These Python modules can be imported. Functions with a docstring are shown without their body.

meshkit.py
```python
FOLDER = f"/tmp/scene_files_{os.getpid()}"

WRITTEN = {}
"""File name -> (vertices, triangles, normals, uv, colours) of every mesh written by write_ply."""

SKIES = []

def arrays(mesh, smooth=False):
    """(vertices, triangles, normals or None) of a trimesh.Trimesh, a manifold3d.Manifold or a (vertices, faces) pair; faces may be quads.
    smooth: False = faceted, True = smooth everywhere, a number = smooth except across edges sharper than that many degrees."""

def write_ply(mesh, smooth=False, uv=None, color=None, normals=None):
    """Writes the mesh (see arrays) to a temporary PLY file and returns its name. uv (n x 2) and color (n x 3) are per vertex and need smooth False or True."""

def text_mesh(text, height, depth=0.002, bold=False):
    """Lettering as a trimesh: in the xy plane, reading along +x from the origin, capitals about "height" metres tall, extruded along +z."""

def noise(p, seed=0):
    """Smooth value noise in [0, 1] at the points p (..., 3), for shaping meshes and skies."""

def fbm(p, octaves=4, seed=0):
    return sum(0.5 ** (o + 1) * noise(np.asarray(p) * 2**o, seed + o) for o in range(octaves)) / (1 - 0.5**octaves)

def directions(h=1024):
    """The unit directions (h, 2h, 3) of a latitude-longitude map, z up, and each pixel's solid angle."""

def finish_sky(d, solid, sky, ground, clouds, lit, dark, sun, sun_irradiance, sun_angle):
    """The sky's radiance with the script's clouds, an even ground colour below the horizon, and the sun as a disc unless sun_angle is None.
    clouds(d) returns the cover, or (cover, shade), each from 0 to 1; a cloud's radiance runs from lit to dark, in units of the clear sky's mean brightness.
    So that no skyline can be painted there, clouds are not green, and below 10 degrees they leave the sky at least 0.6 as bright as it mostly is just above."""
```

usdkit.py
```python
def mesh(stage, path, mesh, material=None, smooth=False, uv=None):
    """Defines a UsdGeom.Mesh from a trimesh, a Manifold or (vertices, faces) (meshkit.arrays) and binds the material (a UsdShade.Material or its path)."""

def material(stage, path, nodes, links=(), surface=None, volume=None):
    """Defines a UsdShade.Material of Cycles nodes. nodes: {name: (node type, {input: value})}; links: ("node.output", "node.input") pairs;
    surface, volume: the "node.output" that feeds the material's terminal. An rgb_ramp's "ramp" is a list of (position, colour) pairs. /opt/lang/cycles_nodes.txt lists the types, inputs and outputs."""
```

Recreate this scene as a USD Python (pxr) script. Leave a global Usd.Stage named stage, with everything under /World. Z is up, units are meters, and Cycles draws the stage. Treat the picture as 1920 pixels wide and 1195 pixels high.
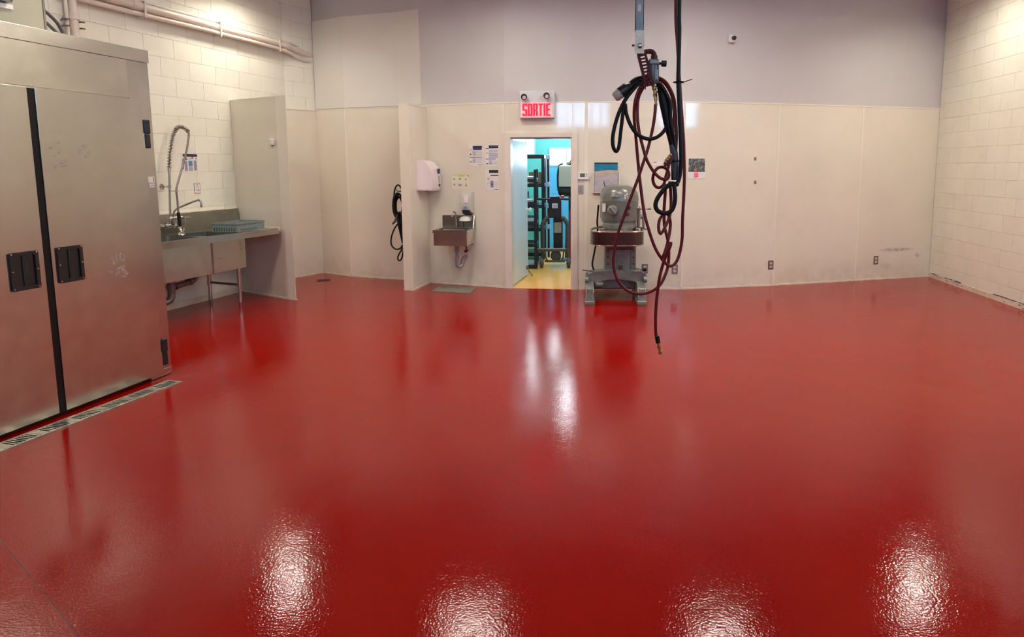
import math, random
import numpy as np
import trimesh
from shapely.geometry import Polygon, box as sbox, Point
from shapely.ops import unary_union
import usdkit, meshkit
from pxr import Usd, UsdGeom, UsdLux, UsdShade, Gf, Sdf

stage = Usd.Stage.CreateInMemory()
UsdGeom.SetStageUpAxis(stage, UsdGeom.Tokens.z)
UsdGeom.SetStageMetersPerUnit(stage, 1.0)
UsdGeom.Xform.Define(stage, '/World')
UsdGeom.Scope.Define(stage, '/World/Looks')
rng = random.Random(7)

# ------------------------------------------------------------------ camera, light levels
EYE = (0.0, 0.0, 1.63)
PITCH = math.degrees(math.atan(0.1232))
cam = UsdGeom.Camera.Define(stage, '/World/camera')
cam.AddTranslateOp().Set(Gf.Vec3d(*EYE))
cam.AddRotateXOp().Set(90.0 - PITCH)
cam.CreateFocalLengthAttr(22.5)
cam.CreateHorizontalApertureAttr(36.0)
cam.CreateHorizontalApertureOffsetAttr(-2.25)
cam.CreateVerticalApertureOffsetAttr(-2.616)
cam.CreateClippingRangeAttr(Gf.Vec2f(0.05, 200.0))
cam.CreateExposureAttr(1.17)
LAMP_NEAR, LAMP_MID, LAMP_REAR = 42.0, 34.0, 11.0     # strength of the room's ceiling lamps, row by row
LAMP_COLOUR = (1.0, 0.95, 0.83)
WINDOW_REAR, WINDOW_STORE = 8.0, 12.0                   # daylight in the window panes
LAMP_STORE = 19.0

# ------------------------------------------------------------------ helpers
_used = {}
def numbered(parent, name):
    k = (parent, name)
    n = _used.get(k, 0)
    _used[k] = n + 1
    return name if n == 0 else f'{name}_{n:03d}'

def path_of(p):
    return '/World' if p is None else str(p.GetPath())

def obj(name, mesh, mat, parent=None, smooth=30, label=None, kind=None):
    pp = path_of(parent)
    m = usdkit.mesh(stage, f'{pp}/{numbered(pp, name)}', mesh, mat, smooth)
    p = m.GetPrim()
    if label: p.SetCustomDataByKey('label', label)
    if kind: p.SetCustomDataByKey('kind', kind)
    return p

def tag(p, label, cat, group=None, kind=None):
    p.SetCustomDataByKey('label', label)
    p.SetCustomDataByKey('category', cat)
    if group: p.SetCustomDataByKey('group', group)
    if kind: p.SetCustomDataByKey('kind', kind)
    return p

def thing(name, label, cat, loc=(0, 0, 0), rot=0.0, group=None, kind=None):
    x = UsdGeom.Xform.Define(stage, '/World/' + numbered('/World', name))
    x.AddTranslateOp().Set(Gf.Vec3d(*loc))
    if rot: x.AddRotateZOp().Set(rot)
    return tag(x.GetPrim(), label, cat, group, kind)

def copy_of(src, loc, rot, label, group=None):
    name = src.GetName()
    t = thing(name, label, src.GetCustomDataByKey('category'), loc, rot, group)
    t.GetReferences().AddInternalReference(src.GetPath())
    # the copy's own transform and words are authored above and win over the reference
    t.SetInstanceable(True)
    return t

def cat_(*ms):
    ms = [m for m in ms if m is not None]
    return trimesh.util.concatenate(ms)

def T(m, x=0, y=0, z=0, rx=0, ry=0, rz=0):
    m = m.copy()
    for a, ax in ((rx, (1, 0, 0)), (ry, (0, 1, 0)), (rz, (0, 0, 1))):
        if a: m.apply_transform(trimesh.transformations.rotation_matrix(math.radians(a), ax))
    m.apply_translation((x, y, z))
    return m

def bx(x0, x1, y0, y1, z0, z1, c=0.0):
    """box between two corners, edges chamfered by c"""
    if c <= 0:
        m = trimesh.creation.box((x1 - x0, y1 - y0, z1 - z0))
        m.apply_translation(((x0 + x1) / 2, (y0 + y1) / 2, (z0 + z1) / 2))
        return m
    h = np.array([(x1 - x0) / 2, (y1 - y0) / 2, (z1 - z0) / 2]); c = min(c, h.min() * .98)
    pts = []
    for s in np.ndindex(2, 2, 2):
        s = np.array(s) * 2 - 1
        for k in range(3):
            q = h - c; q[k] = h[k]
            pts.append(s * q)
    m = trimesh.convex.convex_hull(np.array(pts))
    m.apply_translation(((x0 + x1) / 2, (y0 + y1) / 2, (z0 + z1) / 2))
    return m

def rbx(x0, x1, y0, y1, z0, z1, r, n=4):
    """box with rounded edges all round"""
    s = trimesh.creation.icosphere(2, r)
    pts = []
    for a in (x0 + r, x1 - r):
        for b in (y0 + r, y1 - r):
            for c in (z0 + r, z1 - r):
                pts.append(s.vertices + (a, b, c))
    return trimesh.convex.convex_hull(np.vstack(pts))

def spline(pts, sub=6, closed=False):
    p = np.asarray(pts, float)
    n = len(p)
    if n < 3 or sub < 2: return p
    out = []
    for i in range(n if closed else n - 1):
        if closed:
            a, b, c, d = p[(i - 1) % n], p[i], p[(i + 1) % n], p[(i + 2) % n]
        else:
            a, b, c, d = p[max(i - 1, 0)], p[i], p[i + 1], p[min(i + 2, n - 1)]
        for k in range(sub):
            t = k / sub
            out.append(.5 * (2 * b + (c - a) * t + (2 * a - 5 * b + 4 * c - d) * t * t + (3 * b - a - 3 * c + d) * t ** 3))
    if not closed: out.append(p[-1])
    return np.array(out)

def tube(pts, r, n=10, sub=6, closed=False):
    p = spline(pts, sub, closed)
    m = len(p)
    rr = np.broadcast_to(np.asarray(r, float), (m,)) if np.ndim(r) == 0 else np.interp(np.linspace(0, 1, m), np.linspace(0, 1, len(r)), r)
    if closed: tan = np.roll(p, -1, 0) - np.roll(p, 1, 0)
    else: tan = np.gradient(p, axis=0)
    tan /= np.maximum(np.linalg.norm(tan, axis=1, keepdims=True), 1e-12)
    ref = np.array([0, 0, 1.]) if abs(tan[0][2]) < .9 else np.array([1., 0, 0])
    u = np.cross(tan[0], ref); u /= np.linalg.norm(u)
    V = []
    ang = np.arange(n) / n * 2 * np.pi
    for i in range(m):
        u = u - tan[i] * (u @ tan[i]); u /= max(np.linalg.norm(u), 1e-12)
        w = np.cross(tan[i], u)
        V.append(p[i] + rr[i] * (np.cos(ang)[:, None] * u + np.sin(ang)[:, None] * w))
    V = np.vstack(V); F = []
    for i in range(m if closed else m - 1):
        a, b = i * n, ((i + 1) % m) * n
        for k in range(n):
            k2 = (k + 1) % n
            F += [(a + k, b + k2, b + k), (a + k, a + k2, b + k2)]
    if not closed:
        V = np.vstack([V, p[0], p[-1]]); c0, c1 = len(V) - 2, len(V) - 1
        for k in range(n):
            k2 = (k + 1) % n
            F += [(c0, k2, k), (c1, (m - 1) * n + k, (m - 1) * n + k2)]
    me = trimesh.Trimesh(V, np.array(F), process=False)
    me.fix_normals() if not me.is_winding_consistent else None
    if me.volume < 0: me.invert()
    return me

def lathe(prof, n=32):
    """(r, z) profile turned about z; ends closed to the axis"""
    pr = list(prof)
    if pr[0][0] > 1e-9: pr = [(0, pr[0][1])] + pr
    if pr[-1][0] > 1e-9: pr = pr + [(0, pr[-1][1])]
    V, F, ring = [], [], []
    for r, z in pr:
        if r <= 1e-9:
            ring.append([len(V)]); V.append((0, 0, z))
        else:
            ring.append(list(range(len(V), len(V) + n)))
            V += [(r * math.cos(2 * math.pi * k / n), r * math.sin(2 * math.pi * k / n), z) for k in range(n)]
    for a, b in zip(ring, ring[1:]):
        for k in range(n):
            k2 = (k + 1) % n
            if len(a) == 1 and len(b) == 1: continue
            if len(a) == 1: F.append((a[0], b[k2], b[k]))
            elif len(b) == 1: F.append((a[k], a[k2], b[0]))
            else: F += [(a[k], a[k2], b[k2]), (a[k], b[k2], b[k])]
    m = trimesh.Trimesh(np.array(V), np.array(F), process=False)
    if m.volume < 0: m.invert()
    return m

def ext(poly, h, plane='xy', at=0.0):
    """extrude a shapely polygon (or a point list) by h; plane xz: polygon x,z and depth along +y from at"""
    if not hasattr(poly, 'geom_type'): poly = Polygon(poly)
    gs = getattr(poly, 'geoms', [poly])
    m = cat_(*[trimesh.creation.extrude_polygon(g, h, engine='earcut') for g in gs])
    if plane == 'xz':
        v = m.vertices.copy(); m = trimesh.Trimesh(np.c_[v[:, 0], v[:, 2] + at, v[:, 1]], m.faces[:, ::-1], process=False)
    elif plane == 'yz':
        v = m.vertices.copy(); m = trimesh.Trimesh(np.c_[v[:, 2] + at, v[:, 0], v[:, 1]], m.faces, process=False)
    else:
        m.apply_translation((0, 0, at))
    return m

def cyl(r, p0, p1, n=20):
    return tube([p0, p1], r, n, 1)

def rrect(x0, x1, y0, y1, r):
    return sbox(x0 + r, y0 + r, x1 - r, y1 - r).buffer(r, quad_segs=4)

# ------------------------------------------------------------------ materials
def lin(r, g, b):
    f = lambda c: (c / 255 / 12.92) if c / 255 <= .04045 else ((c / 255 + .055) / 1.055) ** 2.4
    return (f(r), f(g), f(b))

def mat(name, col, rough=.5, metal=0.0, spec=.5, vary=0.0, vscale=6.0, bump=0.0, bscale=200.0, col2=None, coat=0.0, stretch=None, rvary=0.0, extra=None):
    n = {'p': ('principled_bsdf', {'base_color': col, 'roughness': rough, 'metallic': metal, 'specular_ior_level': spec, 'coat_weight': coat})}
    l = []
    if vary or bump or rvary:
        n['tc'] = ('texture_coordinate', {})
        src = 'tc.object'
        if stretch:
            n['mp'] = ('mapping', {'scale': stretch}); l.append(('tc.object', 'mp.vector')); src = 'mp.vector'
    if vary:
        c2 = col2 or tuple(c * (1 - vary) for c in col)
        n['ns'] = ('noise_texture', {'scale': vscale, 'detail': 5.0, 'roughness': .6})
        n['rp'] = ('rgb_ramp', {'ramp': [(.32, c2), (.62, col)]})
        l += [(src, 'ns.vector'), ('ns.fac', 'rp.fac'), ('rp.color', 'p.base_color')]
    if rvary:
        n['rn'] = ('noise_texture', {'scale': vscale * 1.7, 'detail': 4.0})
        n['rm'] = ('map_range', {'from_min': .3, 'from_max': .7, 'to_min': rough - rvary, 'to_max': rough + rvary})
        l += [(src, 'rn.vector'), ('rn.fac', 'rm.value'), ('rm.result', 'p.roughness')]
    if bump:
        n['bn'] = ('noise_texture', {'scale': bscale, 'detail': 3.0})
        n['bp'] = ('bump', {'strength': bump, 'distance': .002})
        l += [(src, 'bn.vector'), ('bn.fac', 'bp.height'), ('bp.normal', 'p.normal')]
    return usdkit.material(stage, '/World/Looks/' + name, n, l, 'p.BSDF')

def emit(name, col, strength):
    return usdkit.material(stage, '/World/Looks/' + name, {'e': ('emission', {'color': col, 'strength': strength})}, [], 'e.emission')

def wall_panel_mat(name, col, dirt, rough, stain=None):
    """washable wall panel: dirty towards the floor in patches, faint mottling, gloss"""
    n = {'g': ('geometry', {}), 'xyz': ('separate_xyz', {}),
         'ns': ('noise_texture', {'scale': 1.3, 'detail': 5.0, 'roughness': .6}),
         'n2': ('noise_texture', {'scale': 5.0, 'detail': 6.0, 'roughness': .65}),
         'low': ('map_range', {'from_min': 0.0, 'from_max': .35, 'to_min': .38, 'to_max': 0.0, 'clamp': True}),
         'pat': ('map_range', {'from_min': .38, 'from_max': .7, 'to_min': 0.0, 'to_max': 1.0, 'clamp': True}),
         'd': ('math', {'math_type': 'multiply'}),
         'mot': ('rgb_ramp', {'ramp': [(.3, tuple(c * .93 for c in col)), (.65, col)]}),
         'm': ('mix_color', {'b': dirt}),
         'bn': ('noise_texture', {'scale': 2.2, 'detail': 2.0}),
         'bp': ('bump', {'strength': .05, 'distance': .01}),
         'p': ('principled_bsdf', {'roughness': rough, 'specular_ior_level': .5})}
    l = [('g.position', 'xyz.vector'), ('g.position', 'ns.vector'), ('g.position', 'n2.vector'), ('g.position', 'bn.vector'), ('xyz.z', 'low.value'), ('n2.fac', 'pat.value'),
         ('low.result', 'd.value1'), ('pat.result', 'd.value2'), ('ns.fac', 'mot.fac'), ('mot.color', 'm.a'), ('d.value', 'm.fac'), ('bn.fac', 'bp.height'), ('bp.normal', 'p.normal')]
    last = 'm.result'
    for i, (c, rad, k, colr) in enumerate(stain or ()):
        n[f's{i}'] = ('vector_math', {'math_type': 'subtract', 'vector2': c})
        n[f'q{i}'] = ('vector_math', {'math_type': 'divide', 'vector2': rad})
        n[f'l{i}'] = ('vector_math', {'math_type': 'length'})
        n[f'r{i}'] = ('map_range', {'from_min': .35, 'from_max': 1.0, 'to_min': k, 'to_max': 0.0, 'clamp': True})
        n[f'sn{i}'] = ('noise_texture', {'scale': 22.0, 'detail': 4.0})
        n[f'sm{i}'] = ('map_range', {'from_min': .35, 'from_max': .6, 'to_min': .25, 'to_max': 1.0, 'clamp': True})
        n[f'mm{i}'] = ('math', {'math_type': 'multiply'})
        n[f'mx{i}'] = ('mix_color', {'b': colr})
        l += [('g.position', f's{i}.vector1'), (f's{i}.vector', f'q{i}.vector1'), (f'q{i}.vector', f'l{i}.vector1'), (f'l{i}.value', f'r{i}.value'),
              ('g.position', f'sn{i}.vector'), (f'sn{i}.fac', f'sm{i}.value'), (f'r{i}.result', f'mm{i}.value1'), (f'sm{i}.result', f'mm{i}.value2'),
              (last, f'mx{i}.a'), (f'mm{i}.value', f'mx{i}.fac')]
        last = f'mx{i}.result'
    l.append((last, 'p.base_color'))
    return usdkit.material(stage, '/World/Looks/' + name, n, l, 'p.BSDF')

def floor_mat():
    n = {'g': ('geometry', {}),
         'ns': ('noise_texture', {'scale': 1.1, 'detail': 4.0, 'roughness': .55}),
         'rp': ('rgb_ramp', {'ramp': [(.3, (.270, .0036, .0014)), (.7, (.305, .0046, .0016))]}),
         'rn': ('noise_texture', {'scale': 2.3, 'detail': 5.0}),
         'rm': ('map_range', {'from_min': .3, 'from_max': .7, 'to_min': .06, 'to_max': .10}),
         'v1': ('noise_texture', {'scale': 100.0, 'detail': 1.5, 'roughness': .5}),
         'v2': ('noise_texture', {'scale': 6.0, 'detail': 2.0}),
         'b1': ('bump', {'strength': .58, 'distance': .0010}),
         'b2': ('bump', {'strength': .10, 'distance': .012}),
         'p': ('principled_bsdf', {'specular_ior_level': .5})}
    l = [('g.position', 'ns.vector'), ('ns.fac', 'rp.fac'), ('rp.color', 'p.base_color'), ('g.position', 'rn.vector'), ('rn.fac', 'rm.value'), ('rm.result', 'p.roughness'),
         ('g.position', 'v1.vector'), ('g.position', 'v2.vector'), ('v2.fac', 'b2.height'), ('v1.fac', 'b1.height'), ('b2.normal', 'b1.normal'), ('b1.normal', 'p.normal')]
    n['p'][1]['specular_ior_level'] = .20
    return usdkit.material(stage, '/World/Looks/red_epoxy_floor', n, l, 'p.BSDF')

def steel_mat(name, col, rough, stretch, smudge=.035):
    n = {'tc': ('texture_coordinate', {}), 'mp': ('mapping', {'scale': stretch}),
         'br': ('noise_texture', {'scale': 1.0, 'detail': 3.0}),
         'sm': ('noise_texture', {'scale': 1.6, 'detail': 3.0, 'roughness': .5}),
         'rp': ('rgb_ramp', {'ramp': [(.3, tuple(c * .94 for c in col)), (.65, col)]}),
         'rm': ('map_range', {'from_min': .3, 'from_max': .7, 'to_min': rough - smudge, 'to_max': rough + smudge}),
         'bp': ('bump', {'strength': .05, 'distance': .001}),
         'p': ('principled_bsdf', {'metallic': 1.0})}
    l = [('tc.object', 'mp.vector'), ('mp.vector', 'br.vector'), ('tc.object', 'sm.vector'), ('sm.fac', 'rp.fac'), ('rp.color', 'p.base_color'), ('sm.fac', 'rm.value'), ('rm.result', 'p.roughness'), ('br.fac', 'bp.height'), ('bp.normal', 'p.normal')]
    return usdkit.material(stage, '/World/Looks/' + name, n, l, 'p.BSDF')

M = {}
M['floor'] = floor_mat()
CREAM = lin(233, 223, 205)
M['panel'] = wall_panel_mat('cream_wall_panel', CREAM, lin(176, 150, 118), .07,
    [((4.62, 9.14, .425), (.36, .3, .035), .55, lin(105, 95, 84)), ((4.98, 9.24, .33), (.05, .3, .05), .4, lin(120, 108, 95)), ((4.45, 9.1, .2), (.12, .3, .06), .25, lin(130, 115, 98))])
M['upper'] = mat('grey_white_wall_paint', lin(203, 198, 196), .55, vary=.05, vscale=.8)
M['board'] = mat('white_upper_board', lin(228, 223, 213), .4, vary=.04, vscale=1.2)
M['batten'] = mat('white_wall_batten', lin(236, 226, 208), .3)
M['caulk'] = mat('white_base_strip', lin(240, 222, 200), .4, vary=.2, vscale=9)
M['block'] = mat('painted_block', lin(241, 237, 221), .34, vary=.06, vscale=2.5, bump=.10, bscale=60)
M['block2'] = mat('painted_block_warm', lin(239, 234, 217), .38, vary=.07, vscale=3.0, bump=.10, bscale=55)
M['mortar'] = mat('painted_mortar', lin(226, 218, 203), .5, vary=.16, vscale=14)
M['ceiling'] = mat('white_ceiling', lin(225, 222, 216), .7, vary=.03)
M['trim'] = mat('cream_door_trim', lin(230, 216, 202), .35, vary=.08, vscale=4)
M['steel'] = steel_mat('brushed_steel', (.60, .57, .50), .25, (2, 2, 320))
M['steel_door'] = steel_mat('brushed_steel_door', (.56, .535, .49), .23, (300, 300, 2))
M['steel_dark'] = steel_mat('sink_steel', (.40, .395, .36), .27, (4, 4, 200))
M['chrome'] = mat('chrome', (.52, .50, .46), .14, 1.0)
M['zinc'] = mat('zinc_strut', (.26, .26, .26), .5, .5, vary=.2, vscale=30)
M['black'] = mat('black_rubber', (.006, .006, .006), .45, spec=.25)
M['black_plastic'] = mat('black_plastic', (.012, .012, .013), .38)
M['rubber_red'] = mat('red_rubber_hose', lin(112, 20, 24), .42, spec=.35, vary=.2, vscale=20)
M['brass'] = mat('brass', (.60, .40, .17), .3, 1.0)
M['rust'] = mat('dark_red_strut', lin(96, 40, 40), .5, .2, vary=.3, vscale=40)
M['cream_plate'] = mat('cream_steel_plate', lin(232, 226, 190), .35)
M['reg'] = mat('grey_regulator', lin(132, 128, 118), .4, .3)
M['bowl'] = mat('smoky_filter_bowl', lin(150, 148, 140), .2)
M['white'] = mat('white_plastic', lin(232, 226, 222), .35)
M['pinkwhite'] = mat('pinkish_white_plastic', lin(236, 222, 222), .3)
M['greyplastic'] = mat('grey_plastic', lin(160, 156, 154), .4)
M['darkgrey'] = mat('dark_grey_plastic', lin(70, 70, 74), .4)
M['enamel'] = mat('grey_hammered_enamel', lin(122, 122, 116), .30, .35, vary=.18, vscale=12, bump=.2, bscale=90)
M['enamel_worn'] = mat('worn_grey_enamel', lin(138, 140, 134), .42, .3, vary=.35, vscale=14, bump=.3, bscale=60)
M['guard'] = steel_mat('bowl_guard_steel', (.15, .105, .095), .25, (60, 60, 4))
M['paper'] = mat('white_paper', lin(232, 226, 222), .5)
M['paper_cream'] = mat('cream_paper', lin(232, 226, 204), .5)
M['ink_navy'] = mat('navy_ink', lin(48, 48, 92), .5)
M['ink_black'] = mat('black_ink', lin(40, 36, 40), .5)
M['ink_grey'] = mat('grey_ink', lin(150, 146, 160), .5)
M['ink_blue'] = mat('pale_blue_ink', lin(140, 142, 178), .5)
M['ink_red'] = mat('red_ink', lin(206, 104, 92), .5)
M['ink_lime'] = mat('lime_ink', lin(214, 214, 120), .5)
M['ink_cyan'] = mat('bright_blue_ink', lin(70, 140, 205), .5)
M['pink'] = mat('pink_note', lin(250, 110, 140), .6)
M['sea'] = mat('teal_sea_print', lin(30, 130, 165), .35, vary=.3, vscale=25)
M['sand'] = mat('pale_sand_print', lin(205, 180, 150), .35, vary=.15, vscale=12)
M['dune'] = mat('mauve_dune_print', lin(196, 184, 186), .35, vary=.28, vscale=9, stretch=(1, 1, 3))
M['photo'] = usdkit.material(stage, '/World/Looks/dark_forest_photo', {'tc': ('texture_coordinate', {}), 'n': ('noise_texture', {'scale': 26.0, 'detail': 6.0, 'roughness': .7}),
    'r': ('rgb_ramp', {'ramp': [(.36, (.02, .022, .02)), (.5, (.10, .10, .09)), (.58, (.22, .22, .20)), (.66, (.45, .45, .43))]}), 'p': ('principled_bsdf', {'roughness': .3})},
    [('tc.object', 'n.vector'), ('n.fac', 'r.fac'), ('r.color', 'p.base_color')], 'p.BSDF')
M['smudge'] = usdkit.material(stage, '/World/Looks/pale_hand_smudge', {'tc': ('texture_coordinate', {}), 'n': ('noise_texture', {'scale': 60.0, 'detail': 4.0}), 'r': ('map_range', {'from_min': .4, 'from_max': .6, 'to_min': .05, 'to_max': .55, 'clamp': True}),
    't': ('transparent_bsdf', {}), 'p': ('principled_bsdf', {'base_color': lin(205, 192, 180), 'roughness': .7}), 'm': ('mix_closure', {})},
    [('tc.object', 'n.vector'), ('n.fac', 'r.value'), ('r.result', 'm.fac'), ('t.BSDF', 'm.closure1'), ('p.BSDF', 'm.closure2')], 'm.closure')
M['scuff'] = mat('dark_scuff', lin(80, 60, 50), .7)
M['rackplastic'] = mat('grey_green_rack_plastic', lin(120, 134, 132), .45)
M['pvc'] = mat('grey_drain_pipe', lin(140, 130, 130), .4)
M['pipe_dark'] = mat('dull_metal_drain_pipe', lin(128, 114, 106), .4, .5, vary=.2)
M['pipe'] = mat('painted_conduit', lin(226, 212, 198), .38, vary=.06, vscale=5)
M['sheet'] = mat('grey_green_floor_sheet', lin(128, 124, 108), .42, vary=.25, vscale=7)
M['grate'] = mat('stainless_drain_grate', (.56, .54, .46), .38, .9, vary=.35, vscale=14)
M['void'] = mat('dark_drain_void', (.012, .006, .005), .8)
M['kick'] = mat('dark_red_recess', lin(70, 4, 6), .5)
M['sign'] = mat('light_grey_sign_case', lin(214, 210, 212), .35)
M['sign_face'] = usdkit.material(stage, '/World/Looks/lit_sign_face', {'p': ('principled_bsdf', {'base_color': lin(235, 205, 205), 'roughness': .35, 'emission_color': (1, .45, .42), 'emission_strength': .06})}, [], 'p.BSDF')
M['sign_red'] = emit('lit_red_letters', (1.0, .012, .03), 1.5)
M['bulb'] = mat('pale_lamp_reflector', lin(215, 196, 190), .3)
M['bulb_rim'] = mat('brown_black_lamp_rim', lin(48, 36, 34), .5)
M['lamp'] = emit('ceiling_lamp_lens_near', LAMP_COLOUR, LAMP_NEAR)
M['lamp_mid'] = emit('ceiling_lamp_lens_mid', LAMP_COLOUR, LAMP_MID)
M['lamp_rear'] = emit('ceiling_lamp_lens_rear', LAMP_COLOUR, LAMP_REAR)
M['lamp_case'] = mat('white_lamp_case', lin(225, 225, 220), .5)
M['window_rear'] = emit('daylit_rear_window', (.34, .62, 1.0), WINDOW_REAR)
M['window_store'] = emit('daylit_storeroom_window', (.80, .95, 1.0), WINDOW_STORE)
M['lamp_store'] = emit('storeroom_lamp_lens', (.80, .93, 1.0), LAMP_STORE)
M['teal'] = mat('teal_storeroom_wall', lin(112, 200, 194), .6)
M['blue'] = mat('sky_blue_storeroom_wall', lin(96, 186, 230), .6)
M['yellow'] = mat('yellow_storeroom_floor', lin(238, 172, 78), .3, vary=.1, vscale=3)
M['doorpaint'] = mat('pale_door_paint', lin(226, 228, 222), .35, vary=.05, vscale=4)
M['hinge'] = mat('dark_hinge', lin(118, 112, 108), .4, .6)
M['beige'] = mat('beige_machine_plastic', lin(176, 170, 150), .45)
M['cart'] = mat('worn_grey_brown_cart_metal', lin(96, 92, 82), .45, .5, vary=.3, vscale=18)
M['carton'] = mat('brown_carton', lin(120, 96, 68), .7)
M['paleblue'] = mat('pale_blue_plastic', lin(178, 204, 232), .4)
M['tyre'] = mat('grey_rubber_tyre', lin(82, 82, 76), .6)
M['redcap'] = mat('red_plastic', lin(196, 40, 50), .4)
M['screen'] = mat('dark_green_screen', lin(92, 100, 88), .25)
M['outlet_plate'] = mat('brown_grey_steel_plate', (.26, .24, .22), .4, .8)
M['outlet_face'] = mat('pale_outlet_face', lin(225, 205, 195), .4)

# ------------------------------------------------------------------ ceiling lamps (they light the room)
def ceiling_lamp(x, y, rot, label, m, z=3.90, w=.60, d=.20, sk=.03):
    t = thing('ceiling_lamp', label, 'lamp', (x, y, z), rot, 'white ceiling lamps')
    obj('lamp_case', cat_(bx(-w/2-.03, w/2+.03, -d/2-.03, -d/2, -sk, .09, .008), bx(-w/2-.03, w/2+.03, d/2, d/2+.03, -sk, .09, .008),
        bx(-w/2-.03, -w/2, -d/2, d/2, -sk, .09), bx(w/2, w/2+.03, -d/2, d/2, -sk, .09), bx(-w/2-.03, w/2+.03, -d/2-.03, d/2+.03, .08, .10, .005)), M['lamp_case'], t)
    obj('lens', bx(-w/2, w/2, -d/2, d/2, -.012, .004), M[m], t)
    obj('hanger', cat_(cyl(.008, (-w/3, 0, .09), (-w/3, 0, 4.45 - z)), cyl(.008, (w/3, 0, .09), (w/3, 0, 4.45 - z))), M['zinc'], t)
    return t
ceiling_lamp(-3.80, 7.90, 104, 'long white ceiling lamp hung over the sink corner', 'lamp', sk=.11)
ceiling_lamp(-1.22, 6.90, 5, 'long white ceiling lamp hung over the hand sink', 'lamp')
ceiling_lamp(1.66, 6.75, -5, 'long white ceiling lamp hung over the dough mixer side', 'lamp')
ceiling_lamp(4.37, 7.64, 60, 'long white ceiling lamp hung by the right block wall', 'lamp', sk=.09)
for k, (x, y) in enumerate(((-3.0, 4.9), (0.3, 5.0), (3.6, 4.9))):
    ceiling_lamp(x, y, 0, ('long white ceiling lamp above the steel refrigerator', 'long white ceiling lamp above the hanging hoses', 'long white ceiling lamp above the empty right floor')[k], 'lamp_mid', w=.80, d=.28)
for k, (x, y) in enumerate(((-3.8, -1.0), (0.0, -1.0), (3.2, -1.0))):
    ceiling_lamp(x, y, 0, ('rear white ceiling lamp nearest the left block wall', 'rear white ceiling lamp in the middle of the room', 'rear white ceiling lamp nearest the right block wall')[k], 'lamp_rear', w=.80, d=.28)

# ------------------------------------------------------------------ room shell
H = 4.45
BACK = [(-3.849, 9.637), (-3.303, 9.307), (-2.461, 9.042), (-2.027, 8.811), (-.927, 8.42), (-.049, 8.327), (.226, 8.327), (1.39, 8.327), (2.683, 8.592), (3.954, 8.957), (5.198, 9.307)]
LD, LA = np.array([-.236, -.972]), np.array([-4.1, 9.217])          # left wall: from LA towards the camera
LEFT = [tuple(LA + LD * 13.2), tuple(LA), BACK[0]]
RD, RA = np.array([-.056, -.998]), np.array([5.198, 9.307])
RIGHT = [tuple(RA), tuple(RA + RD * 12.95)]

def sub_line(line, s0, s1):
    """plan points of a polyline between two arc lengths"""
    p = np.array(line, float); seg = np.linalg.norm(np.diff(p, axis=0), axis=1); cum = np.r_[0, np.cumsum(seg)]
    at = lambda s: np.array([np.interp(s, cum, p[:, 0]), np.interp(s, cum, p[:, 1])])
    if s0 < 0: head = p[0] + (p[0] - p[1]) / seg[0] * (-s0)
    else: head = at(s0)
    if s1 > cum[-1]: tail = p[-1] + (p[-1] - p[-2]) / seg[-1] * (s1 - cum[-1])
    else: tail = at(s1)
    return [head] + [p[i] for i in range(len(p)) if s0 + 1e-6 < cum[i] < s1 - 1e-6] + [tail]

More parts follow.
